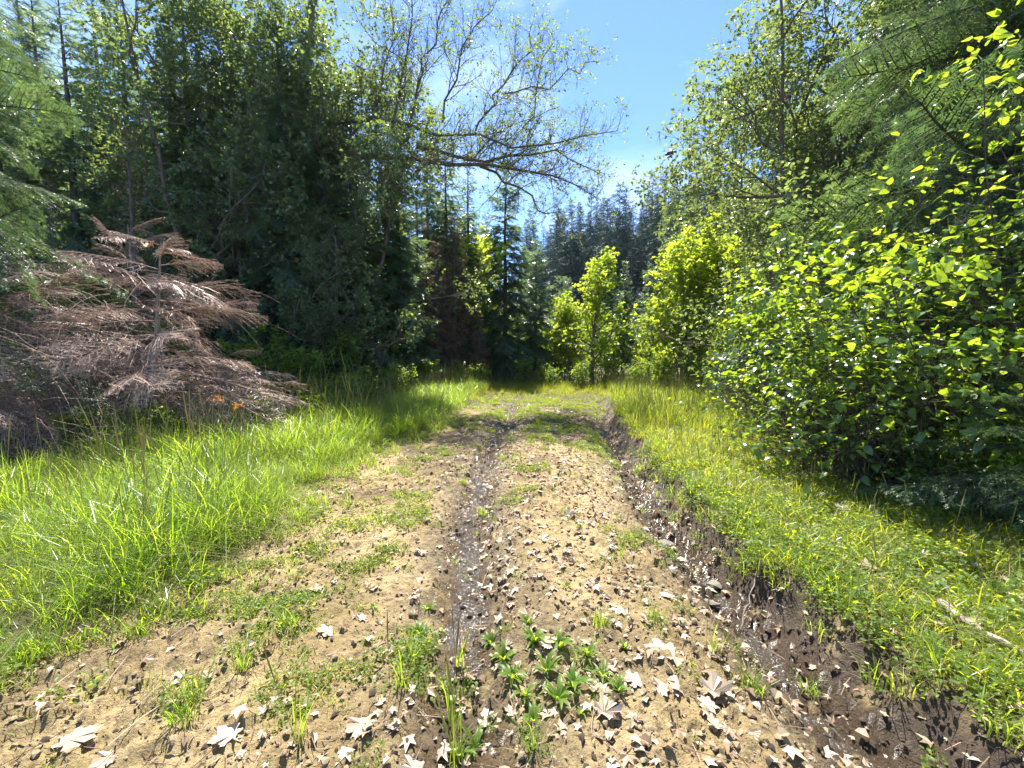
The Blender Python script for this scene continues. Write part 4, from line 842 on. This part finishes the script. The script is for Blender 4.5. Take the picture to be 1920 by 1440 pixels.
def herb_clump(seed, n, rad, ls, hh):
    r = rs(seed); g = Geo(); T = T_leaf(0.36, 0.1, 0.1); a = r.uniform(0, 6.28, n); rr = rad * np.sqrt(r.random(n))
    pos = np.stack([rr * np.cos(a), rr * np.sin(a), r.uniform(0.01, hh, n)], -1); ax = np.stack([np.cos(a + r.normal(0, .8, n)), np.sin(a + r.normal(0, .8, n)), r.normal(0.1, 0.3, n)], -1)
    scatter(g, T, pos, frames(ax, np.array([0, 0, 1.]) + r.normal(0, 0.4, (n, 3))), ls * r.uniform(0.5, 1.3, n), 0)
    st = pos[: n // 3]; b = st * np.array([0.5, 0.5, 0]); tubes(g, np.stack([b, st], 1), np.full((len(st), 2), 0.001), 3, 0)
    return g.mesh('herbs', [M['herb']])
HERB = [herb_clump(260 + k, 60, 0.11, 0.026, 0.07) for k in range(5)]

def zone_points(r, n, x0, x1, y0, y1, f):
    x = r.uniform(x0, x1, n); y = r.uniform(y0, y1, n); k = r.random(n) < f(x, y); return x[k], y[k]
r = rs(300); PX, PY, SC, ID = [], [], [], []
def add_zone(x, y, s, ids): PX.append(x); PY.append(y); SC.append(s); ID.append(r.choice(ids, len(x)))
tall_i, mid_i, low_i, herb_i = list(range(0, 8)), list(range(8, 14)), list(range(14, 20)), list(range(20, 25))
tallr_i, midr_i, lowr_i = list(range(28, 32)), list(range(32, 37)), list(range(37, 41))
# left bank
f = lambda x, y: sstep(-0.15, 0.4, x_left_edge(y) - x) * (0.35 + 0.65 * sstep(0.40, 0.56, fbm(x * 2.3, y * 2.3, 3, 301)))
x, y = zone_points(r, 5200, -5.5, 0, 1.3, 8.0, f); add_zone(x, y, r.uniform(0.45, 1.15, len(x)) * (0.5 + 0.5 * sstep(0.3, 0.65, fbm(x * 1.1, y * 1.1, 3, 303))) * (0.6 + 0.5 * sstep(-0.1, 0.6, x_left_edge(y) - x)), tall_i + mid_i[:2])
x, y = zone_points(r, 2600, -7, 0.5, 7.0, 14.5, lambda x, y: sstep(-0.1, 0.5, x_left_edge(y) - x)); add_zone(x, y, r.uniform(0.6, 1.1, len(x)), tall_i)
x, y = zone_points(r, 2200, -3.5, 0, 1.2, 12, lambda x, y: np.exp(-((x - x_left_edge(y)) / 0.35) ** 2) * sstep(0.35, 0.6, fbm(x * 2, y * 2, 3, 305))); add_zone(x, y, r.uniform(0.5, 1.0, len(x)), mid_i + low_i + herb_i)
x, y = zone_points(r, 3000, -5.0, 0, 1.2, 8, lambda x, y: sstep(-0.25, 0.35, x_left_edge(y) - x)); add_zone(x, y, r.uniform(0.5, 1.1, len(x)), mid_i + low_i + herb_i[:3])
# right bank: low by the rut, tall towards the far end
x, y = zone_points(r, 5200, 1.5, 5.5, 1.2, 7.5, lambda x, y: sstep(0.0, 0.2, x - x_right_edge(y)) * (0.35 + 0.65 * sstep(0.32, 0.55, fbm(x * 1.8, y * 1.8, 3, 311)))); add_zone(x, y, r.uniform(0.5, 1.1, len(x)), midr_i + lowr_i + low_i[:2])
x, y = zone_points(r, 900, 1.4, 2.6, 1.2, 6, lambda x, y: np.exp(-((x - x_right_edge(y) - 0.04) / 0.12) ** 2)); add_zone(x, y, r.uniform(0.5, 1.0, len(x)), mid_i + herb_i)
x, y = zone_points(r, 2000, 1.5, 5.0, 1.2, 7.5, lambda x, y: sstep(-0.03, 0.1, x - x_right_edge(y)) * (0.5 + 0.5 * sstep(0.3, 0.55, fbm(x * 1.5 + 9, y * 1.5, 3, 315)))); add_zone(x, y, r.uniform(0.6, 1.2, len(x)), herb_i)
x, y = zone_points(r, 3200, 1.8, 8, 6.0, 15, lambda x, y: sstep(-0.05, 0.2, x - x_right_edge(y)) * sstep(5.5, 8, y)); add_zone(x, y, r.uniform(0.6, 1.05, len(x)), tallr_i + midr_i[:2] + tall_i[:2])
x, y = zone_points(r, 1500, 1.8, 5, 4.5, 9, lambda x, y: sstep(-0.05, 0.2, x - x_right_edge(y))); add_zone(x, y, r.uniform(0.7, 1.1, len(x)), midr_i)
straw_i = [25, 26, 27]
x, y = zone_points(r, 1500, 1.5, 5, 1.2, 9, lambda x, y: sstep(0.0, 0.3, x - x_right_edge(y)) * sstep(0.38, 0.6, fbm(x * 2.4, y * 2.4, 3, 351))); add_zone(x, y, r.uniform(0.5, 1.2, len(x)), straw_i)
x, y = zone_points(r, 900, -5, 0, 1.2, 9, lambda x, y: sstep(-0.4, 0.1, x_left_edge(y) - x) * sstep(0.45, 0.62, fbm(x * 2.4, y * 2.4, 3, 355))); add_zone(x, y, r.uniform(0.5, 1.2, len(x)), straw_i)
# far end of the track
x, y = zone_points(r, 4200, -4, 6, 9.5, 16.5, lambda x, y: sstep(9.5, 12.5, y + 1.2 * (fbm(x * 1.2, y * 1.2, 3, 321) - 0.5))); add_zone(x, y, r.uniform(0.5, 1.0, len(x)) * (0.5 + 0.5 * sstep(12, 14.5, y)), midr_i + tallr_i[:3] + lowr_i)
# sparse growth on the track
x, y = zone_points(r, 14000, -2.4, 2.4, 1.2, 12, lambda x, y: 0.9 * sstep(0.56 - 0.08 * sstep(5, 9, y), 0.74 - 0.08 * sstep(5, 9, y), fbm(x * 2.2, y * 2.2, 4, 331)) * sstep(x_left_edge(y) - 0.2, x_left_edge(y), x) * (1 - sstep(x_right_edge(y) - 0.5, x_right_edge(y) - 0.3, x)) * (1 - 0.8 * np.exp(-((x - x_left_rut(y)) / 0.16) ** 2))); add_zone(x, y, r.uniform(0.35, 0.8, len(x)), low_i + herb_i + herb_i)
x, y = zone_points(r, 700, -2.4, 2.0, 1.2, 9, lambda x, y: 0.5 + 0 * x); add_zone(x, y, r.uniform(0.2, 0.5, len(x)), mid_i + herb_i)
# forest floor greens
x, y = zone_points(r, 1500, -9, 9, 7, 17, lambda x, y: ((x < -2.5) | (x > 4.5)) * 0.8); add_zone(x, y, r.uniform(0.8, 1.8, len(x)), herb_i + tall_i[:2])
PX, PY, SC, ID = map(np.concatenate, (PX, PY, SC, ID)); PZ = ground_z(PX, PY) + ground_detail(PX, PY) * 0.6
rot = np.stack([r.normal(0, 0.10, len(PX)), r.normal(0, 0.10, len(PX)), r.uniform(0, 6.28, len(PX))], -1)
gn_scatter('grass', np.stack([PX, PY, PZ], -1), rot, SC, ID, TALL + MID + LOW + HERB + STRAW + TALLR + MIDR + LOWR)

# crumbs of soil on the track and along the cut bank
CL = []
for k in range(6):
    for mt in ('clod', 'clod_dark'):
        g = Geo(); V, F_ = T_clod(k); g.add(V, F_); CL.append(g.mesh('clod', M[mt]))
r = rs(340); n = 30000; x = r.uniform(-2.4, 2.3, n); y = 1.2 + 7.5 * r.random(n) ** 1.5
k = (x > x_left_edge(y) - 0.1) & (x < x_right_edge(y) + 0.05) & (r.random(n) < 0.25 + sstep(0.4, 0.65, fbm(x * 3, y * 3, 3, 341))); x, y = x[k], y[k]
dk = (np.abs(x - x_right_rut(y) - 0.15) < 0.36) | (np.abs(x - x_left_rut(y)) < 0.2) | (r.random(len(x)) < 0.3)
s = 0.003 + 0.016 * r.random(len(x)) ** 4.5
gn_scatter('soil_crumbs', np.stack([x, y, ground_z(x, y) + ground_detail(x, y) + s * 0.2], -1), r.uniform(0, 6.28, (len(x), 3)) * np.array([0.1, 0.1, 1]), s, r.integers(0, 6, len(x)) * 2 + dk, CL)

# ------------------------------------------------------------------ fallen maple leaves
LM = []
for k in range(12):
    g = Geo(); V, F_ = T_maple(400 + k, [0.15, 0.3, -0.3, 0.4, 0.1, -0.4, 0.55, 0.25, -0.2, 0.6, 0.4, -0.5][k], [5, 5, 5, 5, 5, 5, 5, 5, 3, 3, 4, 4][k], [0.05, 0.08, 0.06, 0.1, 0.05, 0.08, 0.1, 0.12, 0.1, 0.12, 0.1, 0.14][k])
    r = rs(430 + k); V[:, 1] *= r.uniform(0.75, 1.1); V[:, :2] += r.normal(0, 0.02, (len(V), 2))
    if k in (3, 9, 11): V[:, 2] = np.where(V[:, 1] > 0, V[:, 2] + 0.35 * V[:, 1], V[:, 2]); V[:, 1] = np.where(V[:, 1] > 0, 0.8 * V[:, 1], V[:, 1])
    g.add(V, F_); LM.append(g.mesh('fallen_leaf', M['dry_leaf'] if k not in (5, 8, 10, 2) else M['dry_leaf_dark'], False))
def lay_leaf(x, y, s, rz, r, k=None, tilt=0.15, z=0.014):
    o = obj('fallen_leaf', LM[r.integers(12) if k is None else k]); zz = float(ground_z(np.array([x]), np.array([y]))[0] + ground_detail(np.array([x]), np.array([y]))[0])
    o.location = (x, y, zz + z); o.rotation_euler = (r.normal(0, tilt), r.normal(0, tilt), rz); o.scale = (s, s * r.uniform(0.8, 1.1), s)
    return o
r = rs(410)
for px, py, s, k, lab in [(1265, 1250, 0.17, 0, 'large pale maple leaf lying flat in the lower right of the track'), (440, 1408, 0.13, 4, 'large tan maple leaf lying flat at the bottom left'),
                          (678, 1358, 0.14, 1, 'pleated pale leaf at the bottom between weeds and bottom left leaves'), (1325, 1325, 0.15, 3, 'strongly curled pale leaf right of the centre weeds'),
                          (1125, 1368, 0.13, 3, 'half folded pale leaf just right below the centre weeds'), (780, 1415, 0.15, 1, 'pale curled leaf at the very bottom left of centre'),
                          (120, 1405, 0.15, 4, 'broad white leaf lying in the bottom left corner'), (210, 1425, 0.12, 1, 'white leaf beside the broad leaf in the bottom left corner'),
                          (1020, 1230, 0.13, 1, 'pale leaf standing among the centre weeds'), (905, 1330, 0.12, 1, 'curled pale leaf in front of the centre weeds'),
                          (625, 1197, 0.10, 0, 'whitish lobed leaf left of the left rut'), (600, 1120, 0.14, 1, 'pair like pale leaf left of the left rut upper one'),
                          (1315, 1330, 0.10, 4, 'small pale leaf beside the curled leaf'), (1640, 1410, 0.15, 7, 'pale leaf at the bottom right by the dark mud'),
                          (1590, 1120, 0.10, 1, 'pale leaf on the right bank above the mud'), (1645, 1010, 0.10, 0, 'white leaf on the right grass near the young fir'),
                          (1650, 1130, 0.13, 6, 'white curled leaf on the right grass'), (1240, 1300, 0.12, 1, 'pale leaf just left of the large flat leaf')]:
    x, y = G(px, py); o = lay_leaf(x, y, s, r.uniform(0, 6.28), r, k, 0.10, 0.02); tagit(o, lab, 'leaf', 'fallen maple leaves on the track')
n_done = 0
while n_done < 275:
    y = 1.5 + 7.5 * r.random() ** 1.25; u = r.random()
    x = r.normal(0.55, 0.5) if u < 0.5 else r.uniform(-2.0, 2.2) if u < 0.88 else r.uniform(1.8, 3.0)
    if u < 0.88 and not (x_left_edge(y) - 0.1 < x < x_right_edge(y) - 0.1): continue
    if abs(x - x_right_rut(y)) < 0.25 and r.random() < 0.6: continue
    s = 0.04 + 0.065 * r.random() ** 1.4
    zone = 'between the two ruts' if x_left_rut(y) + 0.12 < x < x_right_rut(y) - 0.2 else 'left of the left rut' if x < x_left_rut(y) - 0.12 else 'in the left rut' if x < x_left_rut(y) + 0.12 else 'in the right rut' if x < x_right_edge(y) else 'on the right grass bank'
    kk = int(r.integers(12)); look = ['flat pale', 'crumpled pale', 'flat brown', 'folded pale', 'flat whitish', 'curled brown', 'strongly curled pale', 'wavy pale', 'torn brown', 'torn folded', 'ragged brown', 'ragged folded'][kk]
    far = 'level with the centre weeds' if y < 2.2 else 'just beyond the centre weeds' if y < 3.2 else 'halfway along the track' if y < 5 else 'far along the track'
    o = lay_leaf(x, y, s * (1.25 if x > x_right_edge(y) else 1), r.uniform(0, 6.28), r, kk, z=0.05 if x > x_right_edge(y) + 0.1 else 0.014); tagit(o, 'small %s leaf %s, %s' % (look, zone, far), 'leaf', 'small dry leaves ' + zone); n_done += 1
# leaf bits nobody would count
g = Geo(); n = 8000; x = np.concatenate([r.normal(0.5, 0.75, n // 2), r.uniform(-2.2, 3.0, n - n // 2)]); y = 1.3 + 11 * r.random(n) ** 1.1
pos = np.stack([x, y, ground_z(x, y) + ground_detail(x, y) + 0.012], -1); a = r.uniform(0, 6.28, n)
R = frames(np.stack([np.cos(a), np.sin(a), r.normal(0, .15, n)], -1), np.array([0, 0, 1.]) + r.normal(0, 0.3, (n, 3))); s = 0.010 + 0.045 * r.random(n) ** 1.8
for k in range(4): scatter(g, [T_leaf(0.45, 0.3), T_maple_small(5), T_leaf(0.3, 0.4), T_maple_small(6)][k], pos[k::4], R[k::4], s[k::4] * (1.5 if k in (1, 3) else 1), 1 if k in (2, 3) else 0)
n = 2600; x = r.uniform(-2.3, 3.2, n); y = 1.3 + 8 * r.random(n) ** 1.3; a = r.uniform(0, 6.28, n); l = r.uniform(0.02, 0.11, n); z = ground_z(x, y) + ground_detail(x, y) + 0.008
t = np.linspace(-1, 1, 3)[None]; pl = np.stack([x[:, None] + l[:, None] * np.cos(a)[:, None] * t + r.normal(0, .004, (n, 3)), y[:, None] + l[:, None] * np.sin(a)[:, None] * t, z[:, None] + r.normal(0, 0.008, (n, 3))], -1)
tubes(g, pl, np.array([[0.0016, 0.0018, 0.001]]).repeat(n, 0), 3, 1)
obj('leaf_litter', g.mesh('leaf_litter', [M['dry_leaf'], M['dry_leaf_dark']]), kind='stuff')

# ------------------------------------------------------------------ weeds and tufts one can point at
def T_lance(w=0.13, arch=0.35):
    x = np.array([0, 0.25, 0.5, 0.75, 1.0]); z = arch * np.sin(x * 2.4) - 0.12 * x; ww = w * np.array([0.25, 0.85, 1.0, 0.7, 0.03])
    V = []
    for i in range(5): V += [(x[i], -ww[i], z[i] + 0.3 * ww[i]), (x[i], 0, z[i]), (x[i], ww[i], z[i] + 0.3 * ww[i])]
    F_ = []
    for i in range(4):
        for j in range(2): F_.append((3 * i + j, 3 * i + j + 1, 3 * i + j + 4, 3 * i + j + 3))
    return np.array(V, float), np.array(F_)
WL = []
for k in range(4):
    g = Geo(); V, F_ = T_lance(0.065 + 0.016 * k, 0.15 + 0.09 * k); g.add(V, F_); WL.append(g.mesh('leaf', M['weed'], True))
def rosette(px, py, s, n, lab, seed):
    r = rs(seed); x, y = G(px, py); z = float(ground_z(np.array([x]), np.array([y]))[0] + ground_detail(np.array([x]), np.array([y]))[0])
    o = empty('weed', (x, y, z), r.uniform(0, 6), 1, label=lab, cat='weed', group='broad leaved weeds on the track')
    n = int(n * 1.5)
    for k in range(n):
        l = obj('leaf', WL[r.integers(4)], o); e = r.uniform(0.15, 1.0) * (1 - 0.5 * k / n) + 0.1; l.rotation_euler = (r.normal(0, .15), -e * 0.8, k * 2.39996 + r.normal(0, .25)); q = 0.7 * s * r.uniform(0.4, 1.3); l.scale = (q, q, q)
for k, (px, py, s, n, lab) in enumerate([
    (945, 1225, 0.13, 14, 'leafy weed at the top left of the centre clump'), (1000, 1215, 0.13, 14, 'leafy weed at the top of the centre clump'), (1050, 1235, 0.12, 12, 'leafy weed at the right top of the centre clump'),
    (960, 1265, 0.13, 14, 'broad leaved weed in the left of the centre clump'), (1025, 1275, 0.12, 12, 'broad leaved weed in the middle of the centre clump'), (1075, 1300, 0.13, 14, 'broad leaved weed at the lower right of the centre clump'),
    (1045, 1320, 0.12, 12, 'weed with long leaves at the bottom of the centre clump'), (1130, 1290, 0.11, 10, 'weed with dark leaves right of the centre clump'), (985, 1300, 0.11, 10, 'short weed at the bottom left of the centre clump'),
    (785, 1185, 0.12, 14, 'dark green weed left of the left rut'), (800, 1140, 0.10, 10, 'small weed above the dark green weed at the left rut'), (760, 1215, 0.09, 9, 'small weed below the dark green weed at the left rut'),
    (990, 1175, 0.09, 10, 'small weed alone above the centre clump'), (1160, 1320, 0.09, 9, 'weed beside the half folded pale leaf'), (620, 1005, 0.09, 9, 'small weed near the left grass edge'),
    (1170, 1235, 0.08, 9, 'small weed left of the large flat leaf'), (1770, 1160, 0.13, 12, 'broad leaved weed on the right bank by the young fir'), (1060, 1115, 0.07, 8, 'tiny weed between the ruts'),
    (1100, 1250, 0.11, 11, 'leafy weed at the right edge of the centre clump'), (920, 1190, 0.09, 10, 'small weed at the upper left edge of the centre clump'), (1000, 1345, 0.10, 10, 'low weed below the centre clump'), (1090, 1350, 0.08, 8, 'small weed right below the centre clump'), (1210, 1110, 0.07, 8, 'tiny weed near the right rut halfway'), (700, 1150, 0.08, 9, 'small weed in the open dirt left of the left rut'), (480, 1150, 0.08, 9, 'small weed near the low mat of grass'),
    (890, 1360, 0.11, 11, 'weed at the bottom beside the grass stalks'), (860, 1375, 0.1, 10, 'weed at the very bottom in the left rut')]): rosette(px, py, s, n, lab, 500 + k)
TUFT = [clump(520 + k, 60, 0.05, 0.06, 0.20, 0.0022, 0.5, 0.15) for k in range(4)]
STALK = [clump(530 + k, 12, 0.03, 0.16, 0.34, 0.0030, 0.2, 0.2, 1) for k in range(3)]
for k, (px, py, s, T, lab) in enumerate([
    (745, 935, 0.9, TUFT, 'round grass tuft left of the left rut, upper one'), (690, 985, 1.0, TUFT, 'grass tuft left of the left rut, lower one'), (960, 825, 1.3, TUFT, 'grass tuft between the ruts at the far end'),
    (355, 1320, 1.1, TUFT, 'thick grass tuft at the lower left of the track'), (345, 1370, 0.9, TUFT, 'grass tuft below the thick lower left tuft'), (455, 1260, 0.9, TUFT, 'yellowish grass tuft near the lower left leaves'),
    (545, 1190, 1.0, TUFT, 'low mat of grass in the left of the track'), (1410, 1290, 1.0, TUFT, 'grass tuft beside the right rut near the bottom'), (1125, 1190, 0.8, TUFT, 'dark grass tuft right of the centre'),
    (860, 1230, 0.9, STALK, 'upright grass stalks in the left rut above the weeds'), (850, 1330, 1.1, STALK, 'tall upright grass stalks at the bottom in the left rut'), (855, 1400, 1.2, STALK, 'tallest grass stalks at the very bottom'),
    (750, 1290, 1.0, STALK, 'thin grass stalks left of the left rut near the bottom'), (775, 1240, 0.8, STALK, 'short grass stalks by the dark green weed'), (560, 1400, 0.9, STALK, 'dry grass stalks at the bottom left'),
    (1000, 1400, 1.0, TUFT, 'grass tuft at the bottom centre'), (1165, 1060, 0.8, STALK, 'grass stalks beside the right rut halfway'), (1520, 1255, 0.7, TUFT, 'small green tuft in the dark mud of the right rut'),
    (1340, 1235, 0.8, STALK, 'grass stalks behind the large flat leaf'), (905, 960, 0.8, TUFT, 'small tuft beside the left rut halfway'), (1230, 1180, 0.7, TUFT, 'small tuft near the right rut'),
    (1010, 800, 1.2, TUFT, 'grass tuft farthest between the ruts'), (870, 905, 0.8, TUFT, 'small tuft left of the left rut halfway')]):
    x, y = G(px, py); o = obj('grass_tuft', T[k % len(T)], label=lab, cat='grass tuft', group='grass tufts on the track')
    o.location = (x, y, float(ground_z(np.array([x]), np.array([y]))[0] + ground_detail(np.array([x]), np.array([y]))[0])); o.rotation_euler = (0, 0, 1.9 * k); o.scale = (s, s, s)

# stones and a stick
for k, (px, py, s, lab) in enumerate([(1247, 996, 0.075, 'flat stone in the right rut, farthest of the three'), (1342, 1066, 0.065, 'flat brown stone by the cut bank of the right rut'), (1335, 1100, 0.055, 'dark stone half sunk in the right rut mud')]):
    g = Geo(); V, F_ = T_clod(600 + k); g.add(V * np.array([1.1, 0.8, 0.5]), F_); me = g.mesh('stone', M['stone']); x, y = G(px, py)
    y0 = y; o = obj('stone', me, label=lab, cat='stone', group='stones in the right rut'); o.location = (x, y, gz(x, y) + 0.03); o.scale = (s, s, s); o.rotation_euler = (0.1, 0.15, k)
def stick(name, pl, r0, mat, lab, cat='stick'):
    pl = np.array(pl); K = 12; t = np.linspace(0, 1, len(pl)); u = np.linspace(0, 1, K); q = np.stack([np.interp(u, t, pl[:, i]) for i in range(3)], -1); r = rs(700); q += r.normal(0, 0.006, q.shape)
    g = Geo(); tubes(g, q[None], np.linspace(r0, r0 * 0.5, K)[None], 7); V = g.v[0].reshape(K, 7, 3)
    for e in (0, K - 1): g.add(np.vstack([V[e], q[e]]), [(i, (i + 1) % 7, 7) for i in range(7)])
    return obj(name, g.mesh(name, M[mat], True), label=lab, cat=cat)
def gp(px, py, dz):
    x, y = G(px, py); return (x, y, gz(x, y) + dz)
stick('fallen_branch', [gp(1755, 1205, 0.05), gp(1840, 1275, 0.06), gp(1960, 1345, 0.05)], 0.022, 'bark_pale', 'pale peeled branch lying in the grass at the lower right', 'branch')
stick('fallen_stick', [gp(1390, 1140, 0.02), gp(1420, 1100, 0.07)], 0.005, 'bark_pale', 'thin pale stick lying across the mud of the right rut')

# orange dry leaves caught on the brush
OL = []
g = Geo(); V, F_ = T_maple(800, 0.8); g.add(V, F_); ol = g.mesh('dry_leaf', M['orange_leaf'])
r = rs(810)
for k, (px, py, lab) in enumerate([(418, 752, 'orange dry leaf on the low brush, left one'), (445, 758, 'orange dry leaf on the low brush, right one'), (270, 462, 'pale orange leaf caught high on the brush')]):
    p = P(px, py, 5.6); o = obj('dry_leaf', ol, label=lab, cat='leaf', group='orange leaves caught on the brush'); o.location = p; o.rotation_euler = (r.normal(0, .4), r.normal(0, .4), r.uniform(0, 6)); o.scale = (0.16, 0.16, 0.16)

# ------------------------------------------------------------------ the bee in the air
def bee():
    p = P(1258, 286, 0.62); o = empty('bee', tuple(p), 0, 1, label='dark flying bee against the blue sky right of the oak twigs', cat='insect')
    ax = np.array([0.93, 0.2, 0.33]); ax /= np.linalg.norm(ax); R = frames(ax[None], np.array([[0.0, -0.25, 1.0]]))[0]
    o.matrix_world = Matrix([list(R[i] * 1.15) + [p[i]] for i in range(3)] + [[0, 0, 0, 1]])
    m, nt, out = newmat('bee_body'); pr = N(nt, 'ShaderNodeBsdfPrincipled', Roughness=0.45); tc = N(nt, 'ShaderNodeTexCoord'); wv = N(nt, 'ShaderNodeTexWave', Scale=260.0); cr = N(nt, 'ShaderNodeValToRGB')
    cr.color_ramp.elements[0].color = (0.012, 0.009, 0.008, 1); cr.color_ramp.elements[1].color = (0.10, 0.055, 0.03, 1); cr.color_ramp.elements[0].position = 0.55
    nt.links.new(tc.outputs['Object'], wv.inputs['Vector']); nt.links.new(wv.outputs['Fac'], cr.inputs[0]); nt.links.new(cr.outputs[0], pr.inputs['Base Color']); nt.links.new(pr.outputs[0], out.inputs['Surface'])
    x = np.array([-9, -8, -6, -4, -2.2, -1.4, -0.6, 0.8, 2.2, 3.2, 3.6, 4.2, 5.0, 5.8, 6.2]) * 1e-3; rad = np.array([0.05, 0.9, 1.7, 2.1, 1.7, 0.7, 1.5, 2.1, 1.9, 1.1, 0.7, 1.3, 1.5, 1.0, 0.05]) * 1e-3
    pl = np.stack([x, 0 * x, -0.0012 * np.clip(-x / 9e-3, 0, 1) ** 2], -1); g = Geo(); tubes(g, pl[None], rad[None], 10); obj('body', g.mesh('body', m, True), o)
    mw = leaf_mat('bee_wing', (0.25, 0.25, 0.3), (0.3, 0.3, 0.36), (0.3, 0.32, 0.4), (0.35, 0.37, 0.45), 0.6, 0.2, 0.5)
    V, F_ = T_leaf(0.17, 0.03, 0.02); g = Geo(); g.add(V, F_); me = g.mesh('wing', mw)
    for a, s, e in ((2.45, 0.0095, -0.75), (-2.5, 0.0095, -0.35), (2.7, 0.007, -0.5)):
        w = obj('wing', me, o); w.location = (0.001, 0.0005 * (1 if a > 0 else -1), 0.0018); w.rotation_euler = (0.2, e, a); w.scale = (s, s, s)
    for k, (x0, sy) in enumerate([(2e-3, 1), (0.8e-3, 1), (-0.6e-3, 1), (2e-3, -1), (0.8e-3, -1), (-0.6e-3, -1)]):
        pl = np.array([(x0, sy * 1e-3, -1.5e-3), (x0 - 1.5e-3, sy * 2.4e-3, -3.0e-3), (x0 - 4e-3, sy * 2.2e-3, -4.2e-3), (x0 - 6.5e-3, sy * 2.0e-3, -5.0e-3)]); g = Geo(); tubes(g, pl[None], np.array([[3e-4, 3e-4, 3.5e-4, 1.5e-4]]), 4); obj('leg', g.mesh('leg', m, True), o)
    for sy in (1, -1):
        g = Geo(); tubes(g, np.array([[(5.6e-3, sy * 5e-4, 8e-4), (7e-3, sy * 1.2e-3, 1.6e-3), (8.2e-3, sy * 1.6e-3, 1.0e-3)]]), np.array([[2e-4, 2e-4, 1e-4]]), 4); obj('antenna', g.mesh('antenna', m, True), o)
bee()

# ------------------------------------------------------------------ thin summer haze
def haze():
    x0, x1, y0, y1, z0, z1 = -520, 520, -70, 930, -3.0, 75.0
    V = [(x, y, z) for z in (z0, z1) for y in (y0, y1) for x in (x0, x1)]; F_ = [(0, 2, 3, 1), (4, 5, 7, 6), (0, 1, 5, 4), (2, 6, 7, 3), (0, 4, 6, 2), (1, 3, 7, 5)]
    g = Geo(); g.add(V, F_); m, nt, out = newmat('haze'); v = N(nt, 'ShaderNodeVolumePrincipled'); v.inputs['Density'].default_value = 0.00016; v.inputs['Color'].default_value = (0.62, 0.80, 1.0, 1); v.inputs['Anisotropy'].default_value = 0.2
    nt.links.new(v.outputs[0], out.inputs['Volume']); obj('haze', g.mesh('haze', m), kind='stuff')
USE_HAZE = True
if USE_HAZE: haze()
print('TRIS', sum(len(m.loops) - 2 * len(m.polygons) for m in bpy.data.meshes), 'OBJS', len(bpy.data.objects))
